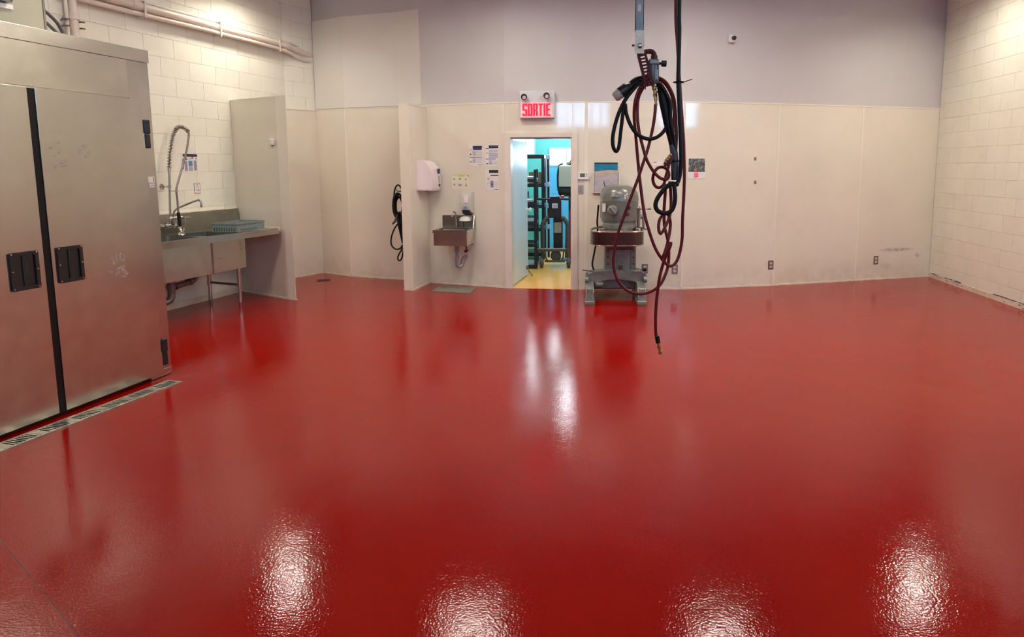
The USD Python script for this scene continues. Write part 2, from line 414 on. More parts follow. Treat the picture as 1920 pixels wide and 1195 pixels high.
def prism(pts, z0, z1, o0, o1):
    """a slab along plan points, from offset o0 to o1 towards the room"""
    p = np.array(pts, float); t = np.diff(p, axis=0); t /= np.linalg.norm(t, axis=1, keepdims=True)
    n = np.c_[t[:, 1], -t[:, 0]]
    nn = [n[0]]
    for a, b in zip(n, n[1:]):
        m = a + b; nn.append(m / (m @ a))
    nn.append(n[-1]); nn = np.array(nn)
    lo, hi = p + nn * o0, p + nn * o1
    k = len(p); V, F = [], []
    for i in range(k):
        V += [(*lo[i], z0), (*hi[i], z0), (*hi[i], z1), (*lo[i], z1)]
    for i in range(k - 1):
        a, b = i * 4, i * 4 + 4
        for j in range(4):
            j2 = (j + 1) % 4
            F += [(a + j, b + j, b + j2), (a + j, b + j2, a + j2)]
    F += [(0, 1, 2), (0, 2, 3)]
    e = (k - 1) * 4
    F += [(e, e + 2, e + 1), (e, e + 3, e + 2)]
    m = trimesh.Trimesh(np.array(V), np.array(F), process=False)
    if m.volume < 0: m.invert()
    return m

BX = np.array(BACK); BC = np.r_[0, np.cumsum(np.linalg.norm(np.diff(BX, axis=0), axis=1))]
def bs(x):
    """arc length along the back wall at plan x"""
    return float(np.interp(x, BX[:, 0], BC)) if BX[0, 0] <= x <= BX[-1, 0] else (x - BX[0, 0] if x < BX[0, 0] else BC[-1] + x - BX[-1, 0])
def back(x0, x1, z0, z1, o0, o1):
    return prism(sub_line(BACK, bs(x0), bs(x1)), z0, z1, o0, o1)
def on_back(x, z=0, off=0):
    """(point, turn) of a frame on the back wall: x along the wall, y into it"""
    i = max(0, min(len(BX) - 2, int(np.searchsorted(BX[:, 0], x)) - 1))
    a, b = BX[i], BX[i + 1]; t = (b - a) / np.linalg.norm(b - a); p = a + (b - a) * (x - a[0]) / (b[0] - a[0]) + np.array([t[1], -t[0]]) * off
    return (float(p[0]), float(p[1]), z), math.degrees(math.atan2(t[1], t[0]))
LROT = math.degrees(math.atan2(-LD[1], -LD[0])); RROT = math.degrees(math.atan2(RD[1], RD[0]))
def on_left(s, z=0, off=0):
    p = LA + LD * s + np.array([.972, -.236]) * off
    return (float(p[0]), float(p[1]), z), LROT

def struct(name, mesh, m, label, cat, smooth=30):
    return tag(obj(name, mesh, m, None, smooth), label, cat, kind='structure')

fl = struct('floor', ext(Polygon(LEFT[:1] + [LEFT[1]] + BACK + [RIGHT[1]]).buffer(.02), .12, at=-.12), M['floor'], 'glossy red epoxy floor with orange-peel sheen across the whole room', 'floor', False)
obj('seam', prism([(-2.684, 2.743), (-1.354, 1.770)], 0, .0004, -.0012, .0012), M['kick'], fl, False)
struct('ceiling', bx(-7.6, 5.6, -3.8, 9.9, H, H + .1), M['ceiling'], 'white ceiling above the room, out of the picture', 'ceiling', False)

# back wall: painted wall above, washable panels with battens below
DX0, DX1, DZ = -.862, -.055, 1.99
wb = struct('wall_back', cat_(back(-4.0, DX0, 0, H, -.15, -.006), back(DX1, 5.35, 0, H, -.15, -.006), back(DX0, DX1, DZ, H, -.15, -.006)), M['upper'],
            'grey-white painted back wall over cream washable panels, around the doorway', 'wall', False)
seams = [-3.849, -3.303, -2.19, -.943]
for a, b in zip(seams, seams[1:]): obj('panel', back(a + .002, b - .002, .0, 2.43, -.006, 0), M['panel'], wb, False)
obj('panel', back(-.941, .128, 2.05, 2.43, -.006, 0), M['panel'], wb, False)
obj('panel', back(.024, .128, .0, 2.05, -.006, 0), M['panel'], wb, False)
seams = [.132, 1.39, 2.683, 3.954, 5.198]
for a, b in zip(seams, seams[1:]): obj('panel', back(a + .002, b - .002, .0, 2.43, -.006, 0), M['panel'], wb, False)
for x in (-3.303, 1.39, 2.683, 3.954): obj('batten', back(x - .014, x + .014, .03, 2.425, -.002, .003), M['batten'], wb, False)
obj('batten', back(.112, .152, .03, 2.425, -.002, .004), M['batten'], wb, False)
obj('batten', back(-.953, -.935, 2.05, 2.425, -.002, .003), M['batten'], wb, False)
obj('upper_board', back(-3.84, -2.10, 2.445, 3.70, -.006, .008), M['board'], wb, False)
obj('top_bead', cat_(back(-3.849, 5.198, 2.425, 2.440, -.006, .004)), M['batten'], wb, False)
bb = struct('baseboard_back', cat_(back(-3.849, -2.2, 0, .026, 0, .008), back(-2.02, -.945, 0, .022, 0, .008), back(.024, 5.198, 0, .022, 0, .008)), M['caulk'], 'thin white sealant strip along the foot of the back wall', 'baseboard', False)

# block walls
def block_mesh(P0, t, n, x0, x1, z0, z1, c=.0022, dep=.007):
    g = .0011
    a0, a1, b0, b1 = x0 + g, x1 - g, z0 + g, z1 - g
    V = [(a0, 0, b0), (a1, 0, b0), (a1, 0, b1), (a0, 0, b1), (a0, 1, b0), (a1, 1, b0), (a1, 1, b1), (a0, 1, b1), (a0 + c, 2, b0 + c), (a1 - c, 2, b0 + c), (a1 - c, 2, b1 - c), (a0 + c, 2, b1 - c)]
    off = (-dep, -c * .7, 0)
    W = [(*(P0 + t * u + n * off[k]), w) for u, k, w in V]
    F = []
    for r in (0, 4):
        for j in range(4):
            j2 = (j + 1) % 4
            F += [(r + j, r + j2, r + 4 + j2), (r + j, r + 4 + j2, r + 4 + j)]
    F += [(8, 9, 10), (8, 10, 11)]
    m = trimesh.Trimesh(np.array(W), np.array(F), process=False)
    # face the room
    if np.cross(m.vertices[9] - m.vertices[8], m.vertices[10] - m.vertices[8])[:2] @ n < 0: m.invert()
    return m

wl = struct('wall_left', cat_(prism(LEFT, 0, H, -.16, -.006)), M['mortar'], 'left wall of white painted concrete blocks behind the sink and refrigerator', 'wall', False)
tl = -LD; nl = np.array([.972, -.236])
obj('plain_blockwork', prism([LA + LD * 13.2, LA + LD * 3.62], 0, H, -.006, 0), M['block'], wl, False)
zc = [0, .08] + [.08 + .2105 * k for k in range(1, 21)] + [H]
for k in range(len(zc) - 1):
    z0, z1 = zc[k], zc[k + 1]
    if z1 - z0 < .03: continue
    ph = (2.03 if (k - 1) % 2 == 0 else 1.84) - .388 * 6
    js = [s for s in (ph + .388 * i for i in range(20)) if 0.02 < s < 3.6]
    lo = 0.0 if z1 > 2.45 else 1.03
    js = [lo] + [s for s in js if s > lo + .02] + [3.62]
    for s0, s1 in zip(js, js[1:]):
        if z1 < 2.2 and s0 > 3.3: continue
        obj('block', block_mesh(LA, LD, nl, s0, s1, z0, z1), M['block' if rng.random() < .6 else 'block2'], wl, False)
    if z1 > 2.45:                                        # the short stretch in the corner
        t2 = np.array(BACK[0]) - LA; L2 = np.linalg.norm(t2); t2 /= L2; n2 = np.array([t2[1], -t2[0]])
        cut = .13 if k % 2 else .32
        for s0, s1 in ((0, cut), (cut, L2)): obj('block', block_mesh(LA, t2, n2, s0, s1, z0, z1), M['block'], wl, False)
obj('panel', prism([LA + LD * 1.05, LA, BACK[0]], 0, 2.425, -.006, .005), M['panel'], wl, False)
obj('top_bead', prism([LA + LD * 1.05, LA, BACK[0]], 2.42, 2.44, -.006, .010), M['batten'], wl, False)
struct('baseboard_left', cat_(prism([LA + LD * 3.6, LA + LD * 1.10], 0, .07, 0, .012), prism([LA + LD * .98, LA, BACK[0]], 0, .026, .005, .012)), M['caulk'], 'white strip along the foot of the left wall under the sink', 'baseboard', False)

wr = struct('wall_right', prism(RIGHT, 0, H, -.16, -.006), M['mortar'], 'right wall of white painted concrete blocks with dark chips along its foot', 'wall', False)
nr = np.array([-.998, .056])
obj('plain_blockwork', prism([RA + RD * 3.4, RA + RD * 12.95], 0, H, -.006, 0), M['block'], wr, False)
for k in range(22):
    z0, z1 = .2075 * k, min(.2075 * (k + 1), H)
    if z1 - z0 < .03: continue
    ph = 1.24 if k % 2 == 0 else 1.455
    js = [0.0] + [s for s in (ph + .445 * i for i in range(-4, 6)) if .04 < s < 3.3] + [3.4]
    for s0, s1 in zip(js, js[1:]):
        obj('block', block_mesh(RA, RD, nr, s0, s1, z0, z1), M['block' if rng.random() < .6 else 'block2'], wr, False)
br = struct('baseboard_right', prism([RA, RA + RD * 3.4], 0, .062, 0, .006), M['caulk'], 'rough white strip with black chips along the foot of the right block wall', 'baseboard', False)
chips = []
for i in range(46):
    s = rng.uniform(.02, 2.6); z = .066 + rng.uniform(-.004, .004) if i < 26 else rng.uniform(.012, .05)
    if i < 26: s = rng.choice([rng.uniform(.02, .85), rng.uniform(1.55, 2.4)])
    L, hh = (rng.uniform(.04, .13), .004) if i < 26 else (rng.uniform(.01, .04), rng.uniform(.003, .009))
    chips.append(prism([RA + RD * s, RA + RD * (s + L)], z, z + hh, 0, .0085))
obj('chip', cat_(*chips), M['ink_black'], br, False, kind='stuff')

wf = struct('wall_front', bx(-7.5, 4.7, -3.8, -3.6, 0, H), M['upper'], 'white wall behind the camera with high windows', 'wall', False)
for k, (x, hw) in enumerate(((-2.83, .42), (.45, .62), (3.2, .7))):
    w = tag(thing('window', '', '', (x, -3.6, 3.25)), ('high window behind the camera, leftmost', 'high window behind the camera, in the middle', 'high window behind the camera, rightmost')[k], 'window', kind='structure')
    obj('window_frame', cat_(bx(-hw, hw, 0, .05, -.5, -.44), bx(-hw, hw, 0, .05, .44, .5), bx(-hw, -hw + .06, 0, .05, -.5, .5), bx(hw - .06, hw, 0, .05, -.5, .5), bx(-.02, .02, 0, .045, -.45, .45)), M['trim'], w)
    obj('pane', bx(-hw + .06, -.02, .012, .018, -.44, .44), M['window_rear'], w); obj('pane', bx(.02, hw - .06, .012, .018, -.44, .44), M['window_rear'], w)

w = tag(thing('window', '', '', (4.842, 3.05, 2.82), RROT), 'small high window in the right block wall, out of the picture', 'window', kind='structure')
obj('window_frame', cat_(bx(-.45, .45, -.05, 0, -.4, -.34), bx(-.45, .45, -.05, 0, .34, .4), bx(-.45, -.39, -.05, 0, -.4, .4), bx(.39, .45, -.05, 0, -.4, .4)), M['trim'], w)
obj('pane', bx(-.39, .39, -.02, -.012, -.34, .34), M['window_rear'], w)

# stub walls
def stub(base_in, end_a, end_b, in_b, z, label):
    """a stub wall: plan corners from the wall to its free end and back"""
    p = thing('partition', label, 'partition', kind='structure')
    q = [np.array(v, float) for v in (base_in, end_a, end_b, in_b)]
    obj('core', ext(Polygon(q), z - .012), M['panel'], p, False)
    obj('end_cap', ext(Polygon([q[1] + (q[1] - q[0]) / np.linalg.norm(q[1] - q[0]) * .004, q[2] + (q[1] - q[0]) / np.linalg.norm(q[1] - q[0]) * .004, q[2] + (q[0] - q[1]) * .02, q[1] + (q[0] - q[1]) * .02]).buffer(.004, join_style=2), z - .006), M['batten'], p, False)
    obj('top_cap', ext(Polygon(q).buffer(.006, join_style=2), .014, at=z - .012), M['batten'], p, False)
    obj('base_strip', ext(Polygon(q).buffer(.009, join_style=2), .022), M['caulk'], p, False)
    return p
stub((-4.348, 8.197), (-3.515, 7.684), (-3.423, 7.653), (-4.27, 8.24), 2.44, 'cream stub wall at the right end of the steel sink')
stub((-2.205, 8.96), (-2.254, 8.291), (-2.128, 8.237), (-2.027, 8.83), 2.41, 'narrow cream stub wall left of the hand sink')

# doorway
d1 = thing('trim', 'cream casing around the open storeroom doorway', 'door frame', kind='structure')
obj('casing', cat_(back(-.943, DX0, 0, 2.05, -.006, .018)), M['trim'], d1, False)
obj('casing', cat_(back(DX1, .022, 0, 2.05, -.006, .018)), M['trim'], d1, False)
obj('casing', cat_(back(DX0, DX1, DZ, 2.05, -.006, .017)), M['trim'], d1, False)
obj('jamb', back(DX0 - .001, DX0 + .012, 0, DZ, -.155, .012), M['trim'], d1, False)
obj('jamb', back(DX1 - .012, DX1 + .001, 0, DZ, -.155, .012), M['trim'], d1, False)
obj('head_jamb', back(DX0, DX1, DZ - .018, DZ, -.155, .012), M['hinge'], d1, False)

door = thing('door', 'pale painted door standing open into the storeroom', 'door', (-.842, 8.60, 0), 81.5, kind='structure')
obj('leaf', bx(0, .86, 0, .044, .012, 1.965, .003), M['doorpaint'], door)
for z in (1.72, 1.02, .27):
    obj('hinge', cat_(bx(-.004, .0, -.002, .046, z - .05, z + .05), cyl(.007, (-.006, .046, z - .05), (-.006, .046, z + .05), 12)), M['hinge'], door)
obj('knob', cat_(T(lathe([(.032, 0), (.032, .006), (.013, .012), (.013, .03), (.026, .042), (.031, .056), (.027, .068), (.012, .074)]), .80, 0, .985, rx=90), T(lathe([(.032, 0), (.032, .006), (.013, .012), (.013, .03), (.026, .042), (.031, .056), (.027, .068), (.012, .074)]), .80, .044, .985, rx=-90)), M['white'], door)
obj('door_stop', cat_(bx(.74, .80, -.02, 0, .10, .16, .004), cyl(.007, (.77, -.014, .11), (.79, -.075, .012), 10), T(lathe([(.013, 0), (.013, .014)]), .79, -.075, .0)), M['hinge'], door)

# storeroom beyond the doorway
struct('storeroom_floor', ext(Polygon([tuple(p) for p in sub_line(BACK, bs(-1.85), bs(1.3))] + [(1.3, 12.7), (-1.85, 12.7)]), .1, at=-.0985), M['yellow'], 'worn yellow floor of the storeroom beyond the doorway', 'floor', False)
ws = struct('storeroom_wall', bx(-1.85, 1.3, 12.6, 12.75, 0, 2.9), M['teal'], 'teal far wall of the storeroom with bright windows', 'wall', False)
obj('blue_panel', bx(-.56, .7, 12.58, 12.6, 0, 1.62, .004), M['blue'], ws, False)
obj('blue_panel', bx(-.14, -.12, 12.572, 12.58, 0, 1.62), M['paleblue'], ws, False)
struct('storeroom_wall', bx(-1.85, -1.75, 8.95, 12.6, 0, 2.9), M['teal'], 'teal left wall of the storeroom, behind the open door', 'wall', False)
struct('storeroom_wall', bx(1.2, 1.3, 8.49, 12.6, 0, 2.9), M['blue'], 'blue right wall of the storeroom, out of sight', 'wall', False)
struct('storeroom_ceiling', ext(Polygon([tuple(p) for p in sub_line(BACK, bs(-1.85), bs(1.3))] + [(1.3, 12.75), (-1.85, 12.75)]).difference(Polygon([tuple(p) for p in sub_line(BACK, bs(-2.2), bs(1.6))] + [(1.6, 8), (-2.2, 8)]).buffer(.16, join_style=2)), .1, at=2.9), M['ceiling'], 'white ceiling of the storeroom', 'ceiling', False)
def store_window(x0, x1, z0, z1, mul, label):
    w = tag(thing('window', '', '', (0, 12.6, 0)), label, 'window', kind='structure')
    f = .03
    obj('window_frame', cat_(bx(x0 - f, x1 + f, -.03, 0, z0 - f, z0), bx(x0 - f, x1 + f, -.03, 0, z1, z1 + f), bx(x0 - f, x0, -.03, 0, z0, z1), bx(x1, x1 + f, -.03, 0, z0, z1)), M['paleblue'], w)
    xs = [x0] + mul + [x1]
    for a, b in zip(xs, xs[1:]): obj('pane', bx(a + .006, b - .006, -.012, -.004, z0, z1), M['window_store'], w, False)
    for a in mul: obj('mullion', bx(a - .012, a + .012, -.025, 0, z0, z1), M['paleblue'], w)
store_window(-1.45, -.815, 1.85, 2.5, [], 'bright storeroom window seen beside the top of the open door')
store_window(-.50, .55, 1.64, 1.945, [-.18, .2], 'wide bright storeroom window seen above the beige machine')
ls = thing('storeroom_lamp', 'flat lamp on the storeroom ceiling by the windows', 'lamp', (-.1, 11.8, 2.86), 90, 'storeroom lamps')
obj('lamp_case', bx(-.42, .42, -.17, .17, .01, .04, .004), M['lamp_case'], ls)
obj('lens', bx(-.4, .4, -.15, .15, -.005, .009), M['lamp_store'], ls)
copy_of(ls, (-.35, 9.85, 2.86), 0, 'flat lamp on the storeroom ceiling just inside the doorway', 'storeroom lamps')

# ------------------------------------------------------------------ refrigerator: frame x along its front (right = towards the back wall), y into it
FR_ROT = math.degrees(math.atan2(.979, .204))
fr = thing('refrigerator', 'tall stainless steel two-door refrigerator against the left wall', 'refrigerator', (-3.193, 4.893, 0), FR_ROT)
W2 = -1.76
obj('body', bx(W2, -.004, .012, .95, .07, 2.40, .004), M['steel'], fr)
obj('cap_strip', bx(W2, .004, -.012, .96, 2.385, 2.475, .0008), M['steel'], fr)
obj('header_panel', bx(W2, -.182, -.004, .02, 2.115, 2.383), M['steel'], fr)
obj('side_frame', bx(-.180, .0, -.002, .02, .06, 2.383), M['steel_door'], fr)
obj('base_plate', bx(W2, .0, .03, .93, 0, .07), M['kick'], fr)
obj('foot_plate', bx(-.19, .002, -.004, .03, .004, .058, .002), M['steel'], fr)
obj('door_gasket', bx(-.919, -.873, -.028, .0125, .035, 2.10), M['black'], fr)
def fridge_door(x0, x1, hx, hinge):
    d = obj('door', bx(x0, x1, -.034, .0118, .035, 2.105, .001), M['steel_door'], fr)
    # recessed pull: black frame with a dark cup and a bar
    w, h, zc = .17, .235, .99
    hole = rrect(-w/2 + .022, w/2 - .022, -h/2 + .022, h/2 - .022, .008)
    fm = ext(rrect(-w/2, w/2, -h/2, h/2, .012).difference(hole), .012, 'xz')
    obj('handle', cat_(T(fm, hx, -.046, zc), bx(hx - w/2 + .02, hx + w/2 - .02, -.036, -.0345, zc - h/2 + .02, zc + h/2 - .02), bx(hx - .012, hx + .012, -.042, -.036, zc - h/2 + .02, zc + h/2 - .02, .002)), M['black_plastic'], d)
    for sx in (-1, 1):
        for sz in (-1, 0, 1): obj('screw', T(lathe([(.006, 0), (.006, .002), (.003, .004)], 10), hx + sx * (w/2 - .011), -.046, zc + sz * (h/2 - .011), rx=90), M['chrome'], d)
    for z in hinge:
        obj('hinge', cat_(bx(x1 + .003, x1 + .048, -.040, -.003, z - .105, z - .002, .006), bx(x1 - .004, x1 + .048, -.046, -.003, z + .002, z + .105, .006)), M['black_plastic'], d)
    return d
dr = fridge_door(-.872, -.106, -.757, (1.86, .20))
dl = fridge_door(-1.66, -.920, -1.045, ())
obj('sticker', bx(-.075, -.020, -.0035, -.0015, 1.50, 1.545), M['paper_cream'], fr)
obj('sticker', bx(-.066, -.024, -.0035, -.0015, 1.465, 1.493), M['white'], fr)
obj('sticker_print', cat_(bx(-.058, -.050, -.004, -.003, 1.475, 1.483), bx(-.044, -.030, -.004, -.003, 1.473, 1.485), bx(-.034, -.024, -.004, -.003, 1.505, 1.54)), M['ink_grey'], fr)
hp = []
hx, hz = -.400, .92
for a, b, ww, hh, an in ((.035, -.045, .07, .022, -50), (.005, -.012, .075, .016, 12), (-.022, -.05, .05, .022, 40), (.02, -.078, .05, .016, -10)):
    hp.append(T(ext(rrect(-ww/2, ww/2, -hh/2, hh/2, hh * .49), .0006, 'xz'), hx + a, -.0347, hz + b, ry=-an))
for (a, b, L, an) in ((-.050, .045, .055, 20), (-.020, .062, .06, 6), (.010, .064, .058, -4), (.036, .05, .05, -16), (-.072, -.03, .04, 62)):
    hp.append(T(ext(rrect(-.008, .008, -L/2, L/2, .007), .0006, 'xz'), hx + a, -.0347, hz + b, ry=-an))
obj('hand_smudge', cat_(*hp), M['smudge'], dr, label='pale hand print on the right door')
sc = [T(ext(Point(0, 0).buffer(.5, quad_segs=5), .0005, 'xz'), 0, 0, 0)]
sm = []
for i in range(16):
    e = sc[0].copy(); e.apply_scale((rng.uniform(.01, .035), 1, rng.uniform(.006, .02))); sm.append(T(e, rng.uniform(-.82, -.55), -.0346, rng.uniform(1.6, 1.78), ry=rng.uniform(-30, 30)))
obj('wear_mark', cat_(*sm), M['smudge'], dr, kind='stuff')

bxo = thing('compressor_box', 'plain grey housing standing on top of the refrigerator', 'housing', (-3.193, 4.893, 0), FR_ROT)
obj('body', bx(-1.70, -.525, .25, .80, 2.476, 3.05, .004), mat('green_grey_housing_paint', lin(172, 166, 146), .45), bxo)
obj('side_seam', bx(-.537, -.5235, .247, .26, 2.48, 3.04), M['sheet'], bxo)
obj('controller', bx(-1.0, -.755, .20, .25, 2.648, 2.80, .01), M['black_plastic'], bxo)
obj('label_plate', bx(-1.0, -.732, .242, .25, 2.612, 2.642, .002), M['white'], bxo)
cb = thing('cable', 'two dark cables looping out behind the grey housing on the refrigerator', 'cable', (-3.193, 4.893, 0), FR_ROT)
for k, dz in ((0, 0), (1, -.10)):
    obj('strand', tube([(-.509, .275, 2.66 + dz * .75), (-.485, .275, 2.645 + dz * .75), (-.43, .275, 2.60 + dz * .75), (-.395, .275, 2.54 + dz * .4), (-.38 - .02 * k, .275, 2.488)], .011), M['darkgrey'], cb)

# drain channel along the refrigerator
gr_rot = math.degrees(math.atan2(4.728 - 3.604, -3.107 + 3.399))
gt = thing('trench_drain', 'narrow slotted steel floor drain in front of the refrigerator', 'drain', (-3.04, 4.695, 0), gr_rot)
obj('channel', bx(-1.62, .0, -.065, .065, -.003, .0012), M['void'], gt)
gl = .2
for k in range(8):
    x1 = -.002 - k * gl; x0 = x1 - gl + .002
    slots = unary_union([rrect(x0 + .045 + j * .0205, x0 + .045 + j * .0205 + .012, -.044, .048, .004) for j in range(7)])
    obj('grate', ext(sbox(x0, -.062, x1, .062).difference(slots), .006, at=.0015), M['grate'], gt, False)
obj('edge_strip', cat_(bx(-1.62, .0, -.069, -.062, 0, .0085), bx(-1.62, .0, .062, .066, 0, .0085)), M['grate'], gt)
fd = thing('floor_drain', 'small dark square floor drain near the back left corner', 'drain', (*[float(v) for v in (-3.60, 9.00)], 0), 20)
obj('frame', ext(rrect(-.09, .09, -.09, .09, .006).difference(rrect(-.075, .075, -.075, .075, .004)), .003, at=.0), M['rust'], fd)
obj('grate', cat_(*[bx(-.075, .075, y, y + .012, 0, .002) for y in np.arange(-.07, .07, .024)], bx(-.075, .075, -.075, .075, 0, .0008)), M['kick'], fd)
sh = tag(obj('floor_sheet', ext(Polygon([(-1.886, 8.20), (-1.84, 8.61), (-1.322, 8.43), (-1.358, 8.04)]).buffer(-.008).buffer(.008), .006, at=0.0), M['sheet'], None, False), 'grey-green sheet lying on the red floor under the hand sink', 'sheet')

# ------------------------------------------------------------------ pipes on the left wall
P0, LR = on_left(0)
pp = thing('wall_conduit', 'run of cream painted pipes along the top of the left wall', 'pipe', (P0[0], P0[1], 0), LR)
obj('large_pipe', tube([(-3.3, -.075, 3.29), (-2.4, -.075, 3.285), (-1.4, -.075, 3.285), (-.30, -.075, 3.285), (.02, -.078, 3.275), (.20, -.09, 3.245), (.62, -.12, 3.205)], .043, 14), M['pipe'], pp)
obj('small_pipe', tube([(-3.3, -.085, 3.205), (-2.6, -.085, 3.20), (-1.4, -.085, 3.215), (-.30, -.085, 3.215), (.02, -.09, 3.195), (.22, -.10, 3.145), (.62, -.13, 3.115)], .024, 12), M['pipe'], pp)
obj('thin_pipe', tube([(-2.35, -.05, 3.345), (-1.4, -.05, 3.348), (-.10, -.05, 3.342), (.3, -.07, 3.31), (.62, -.11, 3.27)], .014, 10), M['pipe'], pp)
for s in (-2.62, -2.36): obj('coupling', cyl(.052, (s - .05, -.075, 3.287), (s + .05, -.075, 3.287), 16), M['pipe'], pp)
obj('coupling', cyl(.05, (-.06, -.077, 3.28), (.01, -.078, 3.276), 16), M['pipe'], pp)
for s in (-2.28, -1.25, -.2): obj('strap', cat_(bx(s - .012, s + .012, -.125, -.002, 3.33, 3.345, .002), bx(s - .012, s + .012, -.125, -.115, 3.17, 3.345, .002), bx(s - .012, s + .012, -.125, -.002, 3.17, 3.18, .002)), M['pipe'], pp)
P1 = on_left(3.04)
vp = thing('vertical_conduit', 'pair of cream painted upright pipes behind the refrigerator', 'pipe', (P1[0][0], P1[0][1], 0), LR)
obj('pipe', cyl(.035, (.03, -.055, 1.2), (.03, -.055, H), 14), M['pipe'], vp); obj('pipe', cyl(.015, (-.035, -.055, 1.2), (-.035, -.055, H), 12), M['pipe'], vp)
obj('coupling', cat_(cyl(.045, (.03, -.055, 3.0), (.03, -.055, 3.06), 16)), M['pipe'], vp)
for z in (2.98, 2.92): obj('clamp', cat_(bx(-.11, -.05, -.10, -.085, z, z + .012), bx(-.06, -.05, -.10, -.002, z, z + .012)), M['hinge'], vp); obj('clamp', cat_(bx(.07, .10, -.10, -.085, z, z + .012), bx(.07, .08, -.10, -.002, z, z + .012)), M['hinge'], vp)

# ------------------------------------------------------------------ pot sink on the left wall: frame x towards the back wall, y into the wall
sk = thing('pot_sink', 'stainless steel pot sink with drainboard beside the refrigerator', 'sink', (P0[0], P0[1], 0), LR)
top = Polygon([(-3.45, -.04), (-1.075, -.04), (-1.40, -.885), (-1.42, -.90), (-1.75, -.87), (-3.45, -.755)])
bowls = [rrect(-2.86, -2.33, -.66, -.24, .05), rrect(-2.28, -1.84, -.68, -.24, .05)]
obj('counter', ext(top.difference(unary_union(bowls)), .012, at=.858), M['steel_dark'], sk, 20)
fr_l = [(-3.45, -.755), (-1.75, -.87), (-1.42, -.90)]
obj('front_rim', cat_(prism([(a, b) for a, b in fr_l[::-1]], .815, .886, -.004, .022)), M['steel'], sk, 20)
obj('side_rim', prism([(-1.40, -.885), (-1.075, -.04)][::-1], .85, .892, -.012, .012), M['batten'], sk, 20)
obj('backsplash', ext([(-.04, .858), (-.055, .858), (-.055, 1.0), (-.028, 1.085), (0.0, 1.085), (0, .858)], 2.40, 'yz', -3.45), M['steel_dark'], sk, 20)
obj('sealant', cat_(bx(-3.45, -1.06, -.03, -.001, 1.085, 1.095), tube([(-1.052, -.012, 1.088), (-1.046, -.04, 1.045), (-1.046, -.056, 1.0), (-1.046, -.056, .90)], .007, 8, 1)), M['caulk'], sk)
obj('apron', ext([(-2.92, .46), (-2.235, .46), (-2.235, .815), (-2.92, .815)], .42, 'xz', -.70), M['steel'], sk, 20)
obj('apron', ext([(-2.205, .46), (-1.76, .46), (-1.76, .815), (-2.205, .815)], .42, 'xz', -.712), M['steel'], sk, 20)
obj('apron_seam', bx(-2.237, -2.203, -.719, -.69, .455, .815, .006), M['steel'], sk)
for b in bowls:
    inner = b.difference(b.buffer(-.004))
    obj('bowl', cat_(ext(inner, .30, at=.56), ext(b, .004, at=.556)), M['steel_dark'], sk, 20)
obj('spot', cat_(*[T(lathe([(.006, 0), (.006, .001)], 8), x, -.7125, z, rx=90) for x, z in ((-1.84, .74), (-1.83, .68), (-2.12, .61), (-2.15, .612))]), M['scuff'], sk)
for (x, y) in ((-1.83, -.66), (-1.78, -.20), (-2.86, -.64)):
    obj('leg', cat_(cyl(.021, (x, y, .05), (x, y, .50), 16), T(lathe([(.014, 0), (.017, .006), (.017, .03), (.023, .05)], 14), x, y, 0), cyl(.027, (x, y, .235), (x, y, .285), 16), cyl(.032, (x, y, .45), (x, y, .475), 16)), M['steel'], sk)
obj('cross_brace', cyl(.014, (-1.83, -.66, .26), (-1.78, -.20, .26), 12), M['pipe_dark'], sk)
obj('drain_pipe', cat_(tube([(-2.20, -.42, .46), (-2.20, -.42, .40), (-2.26, -.42, .365), (-2.42, -.42, .35), (-2.47, -.42, .34)], .032, 12), tube([(-2.52, -.42, .46), (-2.52, -.42, .30), (-2.54, -.42, .22), (-2.60, -.40, .20), (-2.68, -.38, .24)], .036, 12), cyl(.045, (-2.52, -.42, .33), (-2.52, -.42, .37)), cyl(.043, (-2.30, -.42, .37), (-2.26, -.42, .37)), tube([(-2.68, -.38, .24), (-2.7, -.25, .25), (-2.7, 0, .26)], .03, 12)), M['pipe_dark'], sk)

# pre-rinse spray faucet
fa = thing('spray_faucet', 'tall chrome pre-rinse faucet with a spring hose over the pot sink', 'faucet', (P0[0], P0[1], 0), LR)
obj('mixing_body', cat_(cyl(.026, (-2.36, -.13, .965), (-2.12, -.13, .965), 16), cyl(.034, (-2.34, -.13, .965), (-2.30, -.13, .965), 16), cyl(.034, (-2.17, -.13, .965), (-2.13, -.13, .965), 16), cyl(.022, (-2.32, -.13, .965), (-2.32, -.055, .965)), cyl(.022, (-2.16, -.13, .965), (-2.16, -.055, .965)), T(lathe([(.036, 0), (.036, .008), (.02, .014)]), -2.32, -.056, .965, rx=90), T(lathe([(.036, 0), (.036, .008), (.02, .014)]), -2.16, -.056, .965, rx=90)), M['chrome'], fa)
for x in (-2.32, -2.16):
    obj('valve_handle', cat_(cyl(.016, (x, -.13, .965), (x, -.20, .965)), bx(x - .035, x + .035, -.205, -.192, .957, .973, .004), bx(x - .008, x + .008, -.205, -.192, .93, 1.0, .004)), M['chrome'], fa)
obj('riser', cat_(cyl(.012, (-2.19, -.13, .97), (-2.15, -.13, 1.60), 14), cyl(.018, (-2.19, -.13, .98), (-2.188, -.13, 1.05), 14), cyl(.017, (-2.152, -.13, 1.565), (-2.149, -.13, 1.61), 14)), M['chrome'], fa)
obj('wall_bracket', cat_(cyl(.008, (-2.16, -.13, 1.395), (-2.14, -.002, 1.395), 10), T(lathe([(.032, 0), (.030, .008), (.012, .02)]), -2.14, -.001, 1.395, rx=90), cyl(.018, (-2.165, -.13, 1.38), (-2.163, -.13, 1.41))), M['chrome'], fa)
arc = [(-2.15, -.13, 1.60), (-2.125, -.13, 1.75), (-2.08, -.13, 1.91), (-2.03, -.13, 2.015), (-1.985, -.135, 2.055), (-1.945, -.16, 2.048), (-1.925, -.20, 2.006)]
